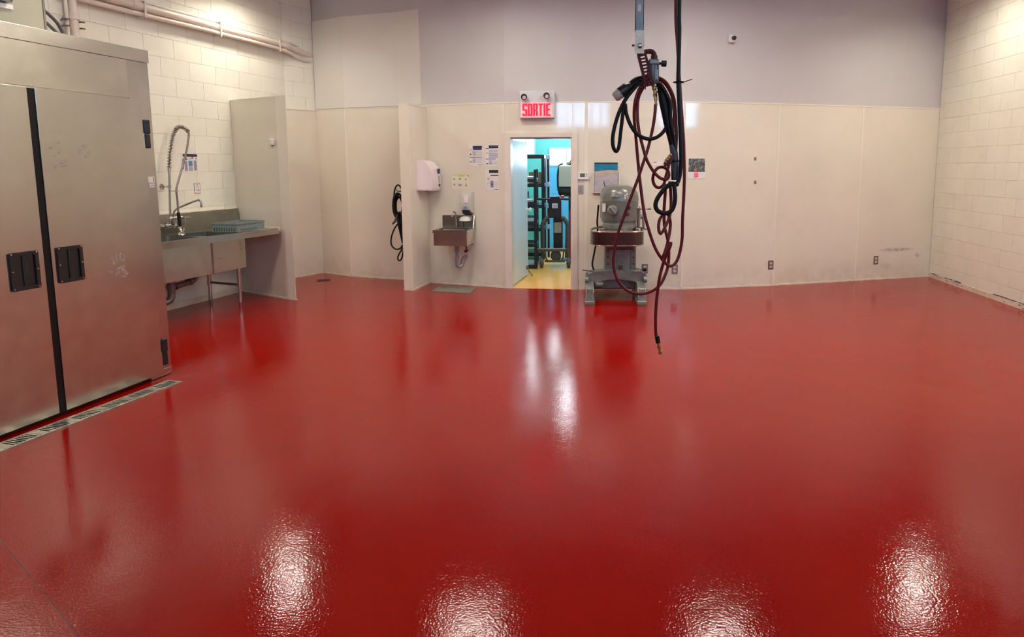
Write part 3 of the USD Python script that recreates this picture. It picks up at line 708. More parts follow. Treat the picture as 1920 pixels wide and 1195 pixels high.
hose = arc + [(-1.95, -.215, 1.91), (-2.02, -.235, 1.75), (-2.115, -.255, 1.573), (-2.19, -.265, 1.42), (-2.215, -.27, 1.35), (-2.225, -.285, 1.24), (-2.24, -.30, 1.12)]
obj('hose', tube(hose, .010, 10), M['pipe_dark'], fa)
sp = spline(arc, 60); k = np.linspace(0, 1, len(sp)); dens = np.interp(np.linspace(0, 1, 620), np.linspace(0, 1, len(sp)), np.arange(len(sp)))
cl = np.stack([np.interp(dens, np.arange(len(sp)), sp[:, j]) for j in range(3)], 1)
tn = np.gradient(cl, axis=0); tn /= np.linalg.norm(tn, axis=1, keepdims=True)
uu = np.cross(tn, (0, 1., 0)); uu /= np.linalg.norm(uu, axis=1, keepdims=True); vv = np.cross(tn, uu)
ph = np.linspace(0, 2 * np.pi * 31, 620)
obj('spring', tube(cl + .0205 * (np.cos(ph)[:, None] * uu + np.sin(ph)[:, None] * vv), .0042, 5, 1), M['chrome'], fa, 60)
obj('hose_clip', cat_(cyl(.006, (-2.165, -.13, 1.35), (-2.213, -.27, 1.35), 8), cyl(.015, (-2.214, -.27, 1.34), (-2.212, -.27, 1.36))), M['chrome'], fa)
obj('spray_grip', tube([(-2.24, -.30, 1.12), (-2.245, -.31, 1.05), (-2.255, -.325, .965)], [.016, .02, .016], 12), M['black'], fa)
obj('spray_lever', tube([(-2.235, -.335, 1.09), (-2.225, -.37, 1.04), (-2.24, -.37, .95)], .005, 8), M['chrome'], fa)
obj('spray_head', cat_(tube([(-2.255, -.325, .965), (-2.265, -.34, .93), (-2.27, -.35, .905)], [.014, .018, .016], 12), T(lathe([(.018, .03), (.036, .012), (.040, 0), (.034, -.004)]), -2.272, -.352, .878)), M['chrome'], fa)
obj('ring', T(trimesh.creation.torus(.035, .004, 24, 8), -2.22, -.30, .935, rx=80), M['chrome'], fa)
obj('spout', cat_(tube([(-2.17, -.15, 1.0), (-2.165, -.16, 1.10), (-2.15, -.18, 1.145), (-2.125, -.22, 1.172), (-2.085, -.31, 1.215), (-2.055, -.385, 1.245), (-2.043, -.40, 1.243), (-2.038, -.41, 1.215), (-2.038, -.412, 1.18)], .011, 12), cyl(.018, (-2.17, -.15, .99), (-2.17, -.15, 1.03)), cyl(.014, (-2.038, -.412, 1.165), (-2.038, -.412, 1.19))), M['chrome'], fa)
obj('spout_arm', cat_(cyl(.014, (-2.19, -.13, 1.055), (-2.10, -.22, 1.055)), bx(-2.11, -2.03, -.25, -.22, 1.035, 1.06, .006)), M['chrome'], fa)

# glass rack on the drainboard
rk = thing('dish_rack', 'grey-green plastic dish rack on the right end of the pot sink', 'rack', (P0[0] + 0, P0[1], 0), LR)
def rk_t(m): return T(m, -2.0, -.83, .888, rz=3)
w, d, h = .46, .32, .10
wall = sbox(0, 0, w, d).difference(sbox(.012, .012, w - .012, d - .012))
obj('rim', rk_t(cat_(ext(wall, .022, at=h - .022), ext(sbox(-.006, -.006, w + .006, d + .006).difference(sbox(.008, .008, w - .008, d - .008)), .008, at=h - .012))), M['rackplastic'], rk, 20)
obj('side_wall', rk_t(ext(wall, h - .03, at=.0)), M['rackplastic'], rk, 20)
cells = [bx(.012, w - .012, y - .003, y + .003, .004, h - .006) for y in np.linspace(.012, d - .012, 6)[1:-1]] + [bx(x - .003, x + .003, .012, d - .012, .004, h - .006) for x in np.linspace(.012, w - .012, 6)[1:-1]]
obj('divider', rk_t(cat_(*cells)), M['rackplastic'], rk, 20)
obj('floor_grid', rk_t(cat_(*[bx(.0, w, y - .004, y + .004, 0, .005) for y in np.linspace(.02, d - .02, 14)])), M['rackplastic'], rk, 20)
obj('slot', rk_t(cat_(*[bx(-.002, .0, y, y + .012, .012, .05) for y in np.linspace(.03, d - .04, 9)], *[bx(x, x + .02, -.002, 0, .018, .03) for x in np.linspace(.06, .3, 8)])), M['darkgrey'], rk, 20)

def prints(name, rects, m, parent):
    if len(rects) > 4: obj(name, bars(rects), m, parent)
    else:
        for r in rects: obj(name, bars([r]), m, parent)
def plate(name, label, cat, loc, rot, w, h, m, d=.002, group=None, tilt=0.0):
    """a flat sheet on a wall, centred; returns the thing, its parts go at y < -d"""
    t = thing(name, label, cat, loc, rot, group)
    obj('sheet', bx(-w/2, w/2, -d, 0, -h/2, h/2), m, t)
    return t
def bars(rects, y0=-.0026, y1=-.0016):
    return cat_(*[bx(a, b, y0, y1, c, d) for a, b, c, d in rects])

L1 = on_left(1.74, 1.655, .002)
po = plate('poster', 'small poster with rows of coloured bottles on the block wall above the pot sink', 'poster', *L1, .235, .215, M['paper'])
prints('header_print', [(-.09, .115, .075, .105)], M['ink_navy'], po)
prints('blue_print', [(-.015, .04, -.03, .025), (-.10, -.085, -.07, .05), (.085, .105, .045, .06)], M['ink_cyan'], po)
prints('grey_print', [(-.07, -.035, -.09, .02), (.06, .10, -.085, .03), (-.01, .01, -.09, -.035), (.02, .035, -.09, -.035)], M['ink_grey'], po)
prints('red_print', [(.03, .055, .05, .072), (-.06, -.03, .035, .06)], M['ink_red'], po)
prints('lime_print', [(-.012, .0, -.06, -.04), (.0, .02, .035, .06)], M['ink_lime'], po)
L1 = on_left(1.655, 1.36, .002)
po = plate('notice', 'tiny pink-edged notice on the block wall under the bottle poster', 'notice', *L1, .09, .125, M['ink_red'])
obj('face', bx(-.039, .039, -.0026, -.002, -.056, .056), M['paper'], po)
obj('print', bars([(-.008, .008, .03, .048), (-.03, -.012, -.022, -.016), (-.01, .008, -.03, -.024), (.01, .026, -.036, -.01), (-.026, .026, .01, .014)], -.0032, -.0024), M['ink_grey'], po)
# dispenser knob on the stub wall by the sink
q = np.array([-3.515, 7.684]) - np.array([-4.348, 8.197]); q /= np.linalg.norm(q)
sp_ = thing('wall_fixture', 'small white box fixed high on the stub wall beside the pot sink', 'fixture', (-3.615, 7.742, 1.90), math.degrees(math.atan2(q[1], q[0])))
obj('case', rbx(-.035, .025, -.045, 0, -.03, .045, .008), M['white'], sp_)
obj('stem', cyl(.008, (.0, -.02, -.045), (.0, -.02, -.03)), M['scuff'], sp_)

# ------------------------------------------------------------------ things on the back wall
loc, rot = on_back(-.493, 2.395)
ex = thing('exit_sign', 'lit red SORTIE exit sign with two emergency lamps over the doorway', 'exit sign', loc, rot)
obj('case', bx(-.225, .225, -.075, 0, -.168, .170, .006), M['sign'], ex)
obj('face_plate', bx(-.205, .205, -.079, -.074, -.156, .036, .002), M['sign_face'], ex)
def block_letter(c, w, h, k):
    f = sbox(0, 0, w, h); m = k * .8
    cut = {'S': [sbox(k, h / 2 + m / 2, w - k, h - m), sbox(w - k, h / 2 + m / 2, w, h - m * 1.7), sbox(k, m, w - k, h / 2 - m / 2), sbox(0, m * 1.7, k, h / 2 - m / 2)],
           'O': [sbox(k, m, w - k, h - m)], 'R': [sbox(k, h * .52, w - k, h - m), sbox(k, 0, w - k, h * .40), Polygon([(w - k * .5, h * .46), (w, h * .52), (w, h * .40)])],
           'T': [sbox(0, 0, w / 2 - k / 2, h - m), sbox(w / 2 + k / 2, 0, w, h - m)], 'I': [], 'E': [sbox(k, m, w, h / 2 - m / 2), sbox(k, h / 2 + m / 2, w, h - m), sbox(w * .85, h / 2 - m, w, h / 2 + m)]}[c]
    return f.difference(unary_union(cut)) if cut else f
xx, gl_ = -.182, []
for c, w in zip('SORTIE', (.060, .060, .060, .058, .024, .056)):
    g = block_letter(c, w, .155, .023); gl_.append(T(ext(g, .004, 'xz', -.083), xx, 0, -.140)); xx += w + .0085
lt = cat_(*gl_)
obj('letters', lt, M['sign_red'], ex, False, label='glowing red letters SORTIE')
for x, z in ((-.150, .105), (.138, .118)):
    hd = obj('lamp_head', cat_(T(lathe([(.014, 0), (.014, .02), (.03, .03), (.038, .06), (.040, .07), (.036, .072)], 24), x, -.074, z, rx=100)), M['bulb_rim'], ex)
    obj('reflector', T(lathe([(.005, .070), (.018, .0725), (.023, .0745)], 24), x + .004, -.074, z - .008, rx=100), M['bulb'], hd)

def back_plate(name, label, cat, x, z, w, h, m, d=.002, group=None):
    l, r = on_back(x, z, .001)
    return plate(name, label, cat, l, r, w, h, m, d, group)
def notice(x, z, label, lay):
    p = back_plate('notice', label, 'notice', x, z, .195, .272, M['paper'])
    for nm, mt, rects in lay: prints(nm, rects, M[mt], p)
rows = lambda x0, x1, z0, z1, n, t=.004: [(x0, x1, z, z + t) for z in np.linspace(z0, z1, n)]
notice(-1.325, 1.758, 'white notice with a navy header, left of the upper pair by the door', [
    ('header_print', 'ink_navy', [(-.045, .092, .092, .128), (-.038, .086, .072, .092)]), ('bar_print', 'ink_black', [(-.092, -.04, .074, .080), (-.092, .088, -.026, -.018), (.03, .092, -.124, -.119)]),
    ('list_print', 'ink_blue', rows(-.05, .0, .0, .055, 6, .006) + rows(-.05, -.005, -.095, -.04, 6, .006)), ('text_print', 'ink_grey', rows(.005, .086, .0, .055, 5, .003) + rows(.005, .086, -.095, -.04, 5, .003)),
    ('icon_print', 'ink_black', [(-.088, -.066, .008, .018), (-.082, -.070, .018, .026), (-.088, -.066, -.088, -.078)])])
notice(-1.103, 1.758, 'white notice with a grey-black header, right of the upper pair by the door', [
    ('header_print', 'ink_black', [(-.04, .094, .092, .112), (-.092, -.04, .088, .094)]), ('band_print', 'ink_navy', [(-.046, .094, .113, .132)]),
    ('list_print', 'ink_blue', rows(-.046, .09, -.03, .03, 7, .005) + rows(-.046, .0, -.118, -.07, 5, .007)), ('text_print', 'ink_grey', rows(-.04, .09, .045, .062, 2, .006) + rows(.01, .088, -.115, -.075, 4, .003)),
    ('bar_print', 'ink_navy', [(-.092, .055, -.050, -.043)]), ('mark_print', 'ink_red', [(-.084, -.062, .024, .036)]), ('icon_print', 'ink_navy', [(-.082, -.060, -.112, -.100)])])
notice(-1.108, 1.436, 'white notice with a black title box, below the pair by the door', [
    ('header_print', 'ink_black', [(-.04, .094, .095, .132), (-.02, .094, .058, .070)]), ('list_print', 'ink_navy', rows(-.022, .022, -.095, -.02, 7, .009)),
    ('text_print', 'ink_grey', rows(.034, .085, -.095, -.025, 5, .003) + rows(-.075, -.04, -.09, -.03, 4, .004)), ('mark_print', 'ink_red', [(-.066, -.040, .008, .020), (-.060, -.046, .020, .027)]), ('foot_print', 'ink_black', [(.03, .094, -.126, -.121)])])
hp_ = back_plate('notice', 'landscape handwashing notice with a lime edge above the soap dispenser', 'notice', -1.553, 1.415, .265, .20, M['paper_cream'])
prints('lime_print', [(-.125, .125, .080, .094), (-.03, .06, .062, .082)], M['ink_lime'], hp_)
prints('figure_print', [(-.105, -.08, .02, .04), (-.02, .01, .02, .045), (.07, .095, .02, .04), (-.03, .02, -.06, -.035), (.075, .10, -.03, -.022)], M['ink_grey'], hp_)
prints('mark_print', [(-.105, -.08, -.055, -.035), (.075, .10, -.065, -.04), (.112, .128, .066, .084)], M['ink_red'], hp_)

# thermostat, switch, map holder, photo, sensor
l, r = on_back(.092, 1.497)
th = thing('thermostat', 'white thermostat right of the storeroom doorway', 'thermostat', l, r)
obj('case', rbx(-.068, .068, -.03, 0, -.05, .05, .008), M['white'], th); obj('screen', bx(-.040, .022, -.0312, -.029, -.016, .030), M['screen'], th); obj('button', cat_(bx(.036, .05, -.0315, -.029, -.01, .005, .002), bx(.036, .05, -.0315, -.029, .012, .027, .002)), M['greyplastic'], th)
l, r = on_back(.062, 1.318)
sw = thing('light_switch', 'grey switch plate under the thermostat', 'switch', l, r)
obj('plate', bx(-.034, .034, -.006, 0, -.06, .06, .003), M['greyplastic'], sw); obj('toggle', bx(-.012, .012, -.013, -.006, -.035, -.008, .003), M['ink_blue'], sw); obj('toggle', bx(-.012, .012, -.013, -.006, .008, .035, .003), M['ink_blue'], sw)
l, r = on_back(.388, 1.47)
mh = thing('wall_calendar', 'picture print of teal sea and pale dunes in a wall holder above the mixer', 'picture', l, r)
obj('holder', cat_(bx(-.172, -.160, -.05, 0, -.19, .09, .003), bx(.160, .172, -.05, 0, -.19, .09, .003), bx(-.172, .172, -.05, 0, -.195, -.183, .003)), M['white'], mh)
obj('card', bx(-.150, .150, -.03, -.012, -.185, .190), M['paper'], mh)
def tri(pts, m, n, y=-.0305): obj(n, ext([tuple(p) for p in pts], .0012, 'xz', y - .0012 + .0), m, mh, False)
obj('top_edge', bx(-.15, .15, -.033, -.0115, .178, .195), M['ink_black'], mh)
tri([(-.15, .178), (.15, .178), (.15, .096), (.02, .100), (-.15, .080)], M['sea'], 'sea_print')
tri([(-.15, .080), (.02, .100), (.15, .096), (.15, .052), (.0, .056), (-.15, .030)], M['sand'], 'sand_print')
tri([(-.15, .030), (.0, .056), (.15, .052), (.15, -.185), (-.15, -.185)], M['dune'], 'dune_print')
tri([(-.035, -.045), (-.025, -.04), (.004, -.165), (-.008, -.168)], M['ink_navy'], 'line_print', -.0318)
ph_ = back_plate('photo_sheet', 'white sheet with a dark forest photograph and a pink note right of the hoses', 'picture', 1.565, 1.592, .235, .27, M['paper'])
obj('photo_print', bx(-.112, .112, -.0032, -.002, -.045, .125), M['photo'], ph_)
obj('ember_print', bars([(-.022, -.010, -.012, .018), (-.035, -.0, -.03, -.012)], -.0038, -.003), M['ink_red'], ph_)
obj('pink_note', bx(-.034, .022, -.004, -.002, -.115, -.055), M['pink'], ph_)
l, r = on_back(1.11, 1.655, .001)
nc = plate('notice', 'narrow pale card behind the hanging hoses', 'notice', l, r, .24, .05, M['paper'])
obj('print', bars([(-.115, -.07, .008, .02)]), M['ink_red'], nc)
l, r = on_back(1.986, 3.236, -.006)
se = thing('wall_sensor', 'small black and white sensor high on the back wall', 'sensor', l, r)
obj('mount', rbx(-.045, .035, -.05, 0, -.05, .045, .01), M['white'], se); obj('lens', T(lathe([(.026, 0), (.028, .03), (.022, .045), (.008, .05)]), .012, -.045, .004, rx=95), M['black_plastic'], se)
for x, z, lb in ((2.367, 1.715, 'upper small metal cover plate on the bare right panel'), (2.378, 1.406, 'lower small metal cover plate on the bare right panel')):
    l, r = on_back(x, z)
    t = thing('cover_plate', lb, 'plate', l, r)
    obj('plate', bx(-.017, .017, -.004, 0, -.022, .022, .002), M['outlet_plate'], t); obj('screw', T(lathe([(.006, 0), (.004, .002)], 10), 0, -.004, .004, rx=90), M['brass'], t)
def outlet(x, z, label):
    l, r = on_back(x, z)
    t = thing('wall_outlet', label, 'outlet', l, r, 'wall outlets on the back wall')
    obj('plate', bx(-.040, .040, -.006, 0, -.062, .062, .003), M['outlet_plate'], t)
    for dz in (-.025, .025):
        s = obj('socket', T(ext(rrect(-.019, .019, -.015, .015, .009), .003, 'xz'), 0, -.009, dz), M['outlet_face'], t)
        obj('slot', cat_(bx(-.009, -.006, -.0096, -.0088, dz - .006, dz + .006), bx(.006, .009, -.0096, -.0088, dz - .006, dz + .006)), M['ink_black'], s)
    return t
outlet(.906, .279, 'wall outlet beside the mixer base, with the black plug')
outlet(1.30, .271, 'wall outlet low on the wall behind the hanging red hose')
outlet(2.641, .288, 'wall outlet in the middle of the bare right panels')
outlet(4.284, .285, 'wall outlet nearest the right corner, under the dark scuff')

# paper towel dispenser on the narrow stub wall
pt_rot = math.degrees(math.atan2(.574, .101))
pd = thing('towel_dispenser', 'pinkish white paper towel dispenser on the narrow stub wall', 'dispenser', (-2.128 + .02, 8.237 + .115, 0), pt_rot)
prof = [(0.0, 1.31), (-.20, 1.31), (-.215, 1.34), (-.212, 1.50), (-.19, 1.60), (-.13, 1.67), (-.06, 1.695), (0, 1.70)]
obj('case', ext(prof, .30, 'yz', .09), M['pinkwhite'], pd, 40)
obj('tray', bx(.10, .38, -.20, -.0, 1.295, 1.312, .004), M['white'], pd)
obj('lock', cat_(bx(.30, .36, -.222, -.205, 1.52, 1.585, .003), bx(.31, .35, -.222, -.210, 1.345, 1.385, .003)), M['ink_navy'], pd)
obj('print', bx(.315, .335, -.220, -.2085, 1.40, 1.49), M['ink_grey'], pd)
obj('knob', cat_(cyl(.008, (.17, -.10, 1.28), (.17, -.10, 1.30))), M['scuff'], pd)

# soap dispenser and hand sink
sd = thing('soap_dispenser', 'pale grey wall soap dispenser right of the hand sink', 'dispenser', (-1.435, 8.59, 0), -14)
obj('body', ext([(0, 1.00), (-.07, 1.0), (-.10, 1.03), (-.105, 1.10), (-.095, 1.20), (-.07, 1.262), (-.03, 1.278), (0, 1.278)], .135, 'yz', -.0675), mat('pale_grey_dispenser_plastic', lin(196, 194, 184), .3), sd, 40)
obj('window', bx(-.032, .032, -.1085, -.09, 1.13, 1.235, .004), M['white'], sd)
obj('label_print', bx(-.035, .02, -.1095, -.1, 1.055, 1.09), M['ink_blue'], sd)
obj('push_lever', ext([(-.02, .965), (-.09, .99), (-.108, 1.03), (-.1, 1.045), (-.05, 1.01), (-.01, 1.01)], .10, 'yz', -.05), M['black_plastic'], sd)
hs = thing('hand_sink', 'small wall-hung stainless hand sink with gooseneck faucet', 'sink', (-1.572, 8.575, 0), -7)
w2 = .225
rim = rrect(-w2, w2, -.40, 0, .03); hole = rrect(-w2 + .045, w2 - .045, -.355, -.10, .06)
obj('rim', ext(rim.difference(hole), .012, at=.79), M['steel_dark'], hs, 20)
obj('apron', cat_(prism([(w2, 0), (w2, -.40), (-w2, -.40), (-w2, 0)], .765, .800, -.004, .0035)), M['steel'], hs, 20)
obj('bowl', cat_(bx(-w2 + .006, w2 - .006, -.395, -.39, .60, .77), ext([(-.392, .60), (-.392, .77), (0, .77), (0, .66), (-.05, .60)], .006, 'yz', -w2 + .004), ext([(-.392, .60), (-.392, .77), (0, .77), (0, .66), (-.05, .60)], .006, 'yz', w2 - .010),
    ext([(-.392, .60), (-.25, .575), (-.12, .575), (0, .64), (0, .65), (-.12, .585), (-.25, .585), (-.392, .606)], 2 * w2 - .012, 'yz', -w2 + .006)), M['steel'], hs, 20)
obj('backsplash', ext(rrect(-w2, w2, .78, .965, .012), .014, 'xz', -.016), M['steel_dark'], hs, 20)
obj('side_splash', ext([(-.0, .79), (-.10, .79), (-.03, .965), (0, .965)], .008, 'yz', w2 - .008), M['steel_dark'], hs, 20)
obj('faucet', cat_(tube([(-.02, -.05, .80), (-.02, -.05, .92), (-.025, -.06, .99), (-.035, -.10, 1.02), (-.04, -.145, 1.0), (-.042, -.155, .955)], .011, 12), cyl(.018, (-.02, -.05, .80), (-.02, -.05, .835)), tube([(.055, -.05, .80), (.055, -.05, .88), (.05, -.06, .915), (.035, -.09, .925)], .010, 10), cyl(.016, (.055, -.05, .80), (.055, -.05, .83))), M['chrome'], hs)
obj('pump_dome', T(lathe([(.075, 0), (.074, .02), (.06, .045), (.03, .058)]), .10, -.055, .895), M['white'], hs)
obj('strainer', T(lathe([(.04, 0), (.04, .004), (.02, .002)]), .0, -.22, .583), M['chrome'], hs)
obj('drain_pipe', cat_(cyl(.030, (.03, -.22, .585), (.03, -.22, .50), 18), tube([(.03, -.22, .52), (.03, -.22, .36), (.03, -.215, .318), (.055, -.20, .30), (.08, -.17, .315), (.085, -.15, .36), (.085, -.12, .40), (.085, -.05, .41), (.085, 0, .41)], .024, 14), cyl(.034, (.03, -.22, .50), (.03, -.22, .525), 18), cyl(.032, (.03, -.22, .40), (.03, -.22, .425), 18)), M['pvc'], hs)
obj('supply_valve', cat_(cyl(.010, (.11, -.06, .60), (.11, -.06, .50)), cyl(.013, (.11, -.06, .49), (.11, 0, .49)), T(lathe([(.02, 0), (.02, .012)]), .11, -.08, .49, rx=90)), M['rust'], hs)

# ------------------------------------------------------------------ coiled black hose on the far side of the narrow stub wall
bh = thing('black_hose', 'coiled black hose hung on the left side of the narrow stub wall', 'hose', (-2.345, 8.47, 0), 0)
def loop(pts, r=.011, closed=True, n=9): return tube(pts, r, n, 6, closed)
for k in range(7):
    a = k * .9; y = -.06 + .018 * k; sx, sz = .055 + .008 * math.sin(a), .155 + .02 * math.cos(a)
    cx, cz = .0 + .010 * math.cos(2 * a), 1.09 + .02 * math.sin(3 * a)
    obj('coil', loop([(cx + sx * math.cos(t), y + .008 * math.sin(2 * t), cz + sz * math.sin(t)) for t in np.linspace(0, 2 * math.pi, 13)[:-1]]), M['black'], bh)
obj('top_loop', loop([(.05, .0, 1.16), (.062, .0, 1.26), (.03, .0, 1.345), (-.005, .0, 1.372), (-.04, .0, 1.33), (-.058, .0, 1.24), (-.05, .0, 1.14)], .010, False), M['black'], bh)
obj('hook', cat_(cyl(.008, (.10, .02, 1.30), (-.02, .02, 1.285), 10), cyl(.008, (-.02, .02, 1.285), (-.028, .02, 1.32), 10)), M['zinc'], bh)
for k, (dx, dy) in enumerate(((-.02, -.03), (.0, .0), (.02, .03), (.035, -.01))):
    obj('strand', tube([(dx, dy, 1.02), (.01 + dx * .8, dy, .86), (.03 + dx * .5, dy, .72), (.05 + dx * .3, dy, .60)], .012, 9), M['black'], bh)
obj('nozzle', tube([(-.01, -.05, .98), (-.04, -.06, .90), (-.075, -.065, .86)], [.014, .016, .012], 10), M['darkgrey'], bh)
obj('low_loop', loop([(-.015, -.04, .86), (-.07, -.045, .77), (-.105, -.045, .66), (-.10, -.045, .575), (-.05, -.045, .525), (.01, -.045, .535), (.045, -.045, .58)], .010, False), M['black'], bh)
obj('tail_loop', loop([(.05, .0, .60), (.02, .0, .52), (-.03, .0, .43), (-.035, .0, .38), (-.01, .0, .365), (.02, .0, .41), (.035, .0, .50)], .010), M['black'], bh)
obj('clip', cat_(cyl(.02, (.045, -.01, .60), (.05, -.01, .63), 12), cyl(.012, (.03, -.03, .56), (.04, -.03, .585), 10)), M['zinc'], bh)

# ------------------------------------------------------------------ floor mixer
mx = thing('planetary_mixer', 'large grey floor-standing dough mixer against the back wall', 'mixer', (.475, 7.72, 0), 0)
for s in (-1, 1):
    x0 = -.36 if s < 0 else .25
    foot = ext([(-.36, 0), (.42, 0), (.42, .16), (.0, .25), (-.20, .235), (-.30, .20), (-.345, .15)], .095, 'yz', x0)
    obj('foot', cat_(foot, bx(x0 - .012, x0 + .107, -.365, -.16, 0, .05, .01), bx(x0 + .01, x0 + .085, -.352, -.30, .05, .20, .012)), M['enamel_worn'], mx, 25)
obj('foot_boss', cat_(cyl(.045, (-.24, -.08, .20), (-.16, -.08, .20), 20), cyl(.028, (-.165, -.08, .20), (-.145, -.08, .20), 16)), M['enamel_worn'], mx)
beam = [(-.365, .225), (-.30, .215), (-.20, .235), (-.1, .262), (.05, .266), (.18, .25), (.30, .22), (.375, .225), (.375, .325), (.30, .355), (.15, .37), (-.1, .368), (-.27, .352), (-.30, .335), (-.365, .32)]
obj('base_beam', ext(Polygon(beam).buffer(-.008).buffer(.008), .20, 'xz', -.12), M['enamel_worn'], mx, 25)
obj('base_beam', cat_(bx(-.30, .30, .1, .42, .10, .30, .02)), M['enamel_worn'], mx, 25)
for s, x in ((-1, -.345), (1, .355)): obj('clamp_bolt', cat_(cyl(.038, (x - .02, -.15, .27), (x + .02, -.15, .27), 18), cyl(.012, (x, -.15, .30), (x, -.15, .36), 10)), M['enamel_worn'], mx)
obj('clamp_lever', cat_(cyl(.006, (-.40, -.14, .385), (-.26, -.13, .36), 8), cyl(.006, (.24, -.13, .358), (.385, -.14, .362), 8)), M['hinge'], mx)
obj('column', cat_(bx(-.12, .255, .02, .36, .30, 1.0, .02)), M['enamel'], mx, 25)
for s in (-1, 1):
    xc = .068 + s * .150
    obj('slide_rail', bx(xc - .035, xc + .035, -.02, .03, .34, .80, .006), M['enamel'], mx)
    obj('slide_bolt', cat_(*[T(lathe([(.011, 0), (.011, .008), (.005, .01)], 12), xc + s * .005, -.02, z, rx=90) for z in (.44, .52, .60, .68)]), M['ink_black'], mx)
obj('column_panel', bx(-.06, .195, -.012, .022, .36, .66, .004), M['enamel_worn'], mx)
obj('lift_screw', cat_(cyl(.022, (.07, -.04, .36), (.07, -.04, .42), 12), bx(.04, .10, -.06, -.02, .36, .375, .003)), M['scuff'], mx)
obj('bowl_saddle', bx(-.09, .22, -.09, .02, .62, .78, .012), M['guard'], mx)
obj('agitator_shaft', cat_(cyl(.040, (.055, -.22, .76), (.055, -.22, .92), 20), cyl(.030, (.055, -.22, .73), (.055, -.22, .76), 20)), M['enamel_worn'], mx)
# head: body and domed cover, long from front to back
def stadium(hw, y0, y1): return unary_union([Point(0, y0 + hw).buffer(hw, quad_segs=10), sbox(-hw, y0 + hw, hw, y1)])
hd = [stadium(.218, -.36, .30)]
body = ext(hd[0], .24, at=.985)
obj('head', T(body, .045), M['enamel'], mx, 35)
obj('head_seam', T(ext(stadium(.221, -.363, .303), .012, at=1.218), .045), M['enamel_worn'], mx, 35)
lay = []
n = 7
secs = [(.222 * math.cos(a) ** .55, 1.23 + .165 * math.sin(a)) for a in np.linspace(0, math.pi / 2 * .97, n)]
rings = [np.array(stadium(max(r, .02), -.36 + (.222 - max(r, .02)) * .9, .30 - (.222 - r) * .5).exterior.coords)[:-1] for r, z in secs]
m0 = len(rings[0])
pts = np.vstack([np.c_[rg, np.full(len(rg), z)] for rg, (r, z) in zip(rings, secs)])
obj('head_cover', T(trimesh.convex.convex_hull(pts), .045), M['enamel'], mx, 40)
obj('neck', T(ext(stadium(.19, -.345, .2), .05, at=.94), .04), M['enamel_worn'], mx, 35)
obj('planetary_ring', T(lathe([(.19, .90), (.195, .905), (.195, .945), (.18, .955), (.15, .962)], 40), .035, -.17, 0), M['enamel_worn'], mx)
obj('planetary', T(lathe([(.155, .83), (.165, .84), (.165, .90), (.15, .905)], 36), .035, -.17, 0), M['steel_dark'], mx)
obj('drip_ring', T(lathe([(.20, .856), (.235, .858), (.24, .866), (.235, .874), (.20, .876)], 40), .035, -.17, 0), M['steel'], mx)
obj('speed_knob', cat_(T(lathe([(.060, 0), (.060, .02), (.052, .035), (.045, .045)], 28), -.055, -.352, 1.115, rx=90), T(bx(-.014, .014, -.075, -.03, -.055, .055, .008), -.055, -.352, 1.115, ry=-35)), M['enamel_worn'], mx)
obj('button', T(lathe([(.028, 0), (.028, .018), (.02, .024)], 20), .125, -.345, 1.148, rx=90), M['black_plastic'], mx)
obj('button', T(lathe([(.024, 0), (.024, .014), (.016, .02)], 20), .118, -.348, 1.075, rx=90), M['rust'], mx)
obj('name_plate', T(bx(-.058, .058, -.008, .0, -.011, .011, .003), -.02, -.352, 1.275, rx=-10), M['enamel_worn'], mx)
stk = obj('sticker', T(bx(-.042, .042, -.004, .002, -.024, .024), .122, -.333, 1.268, rz=24, rx=-8), M['white'], mx)
obj('sticker_print', T(bx(-.036, .036, -.0055, -.003, .006, .018), .122, -.333, 1.268, rz=24, rx=-8), M['ink_red'], stk)
obj('sticker', T(bx(-.026, .026, -.004, .002, -.05, .05), -.148, -.272, 1.14, rz=-50), M['paper'], mx)
# bowl guard: curved sheet skirt round the front
se = lambda v: math.copysign(abs(v) ** .55, v)
arcp = [(se(math.sin(a)) * .305 + .010, -.17 - se(math.cos(a)) * .29) for a in np.radians(np.linspace(-84, 84, 33))]
gp = [(arcp[0][0], .04)] + arcp + [(arcp[-1][0], .04)]
skirt = prism(gp, .715, .868, 0, .004)
obj('bowl_guard', skirt, M['guard'], mx, 30)
gq = np.array(gp)
obj('guard_lip', cat_(tube([(a, b, .872) for a, b in gp[1:-1]], .009, 8, 1), tube([(a, b, .715) for a, b in gp], .006, 8, 1), tube([(gp[0][0], gp[0][1], .67), (gp[0][0], gp[0][1], .80), (gp[0][0], gp[0][1] - .02, .86)], .006, 8), tube([(gp[-1][0], gp[-1][1], .67), (gp[-1][0], gp[-1][1], .80), (gp[-1][0], gp[-1][1] - .02, .86)], .006, 8)), M['steel'], mx)
for s in (-1, 1):
    obj('guard_wing', T(bx(-.085, .085, -.12, .06, -.004, .004, .002), .035 + s * .24, -.06, .892, ry=s * 12), M['black_plastic'], mx)
obj('side_tube', cat_(cyl(.022, (.262, -.20, .90), (.262, -.20, 1.12), 14), T(trimesh.creation.icosphere(2, .026), .255, -.21, 1.13), cyl(.012, (.262, -.20, 1.12), (.20, -.20, 1.12), 10)), M['steel_dark'], mx)
obj('hand_wheel', cat_(T(lathe([(.03, 0), (.125, .004), (.128, .012), (.125, .02), (.03, .024)], 36), .335, .05, 1.0, ry=90), cyl(.035, (.25, .05, 1.02), (.34, .05, 1.02), 16)), M['sign'], mx)
obj('lift_handle', cat_(cyl(.006, (.30, -.05, 1.107), (.40, -.06, 1.110), 10), tube([(.385, -.06, 1.109), (.42, -.06, 1.111)], [.010, .012], 12, 1)), M['hinge'], mx)
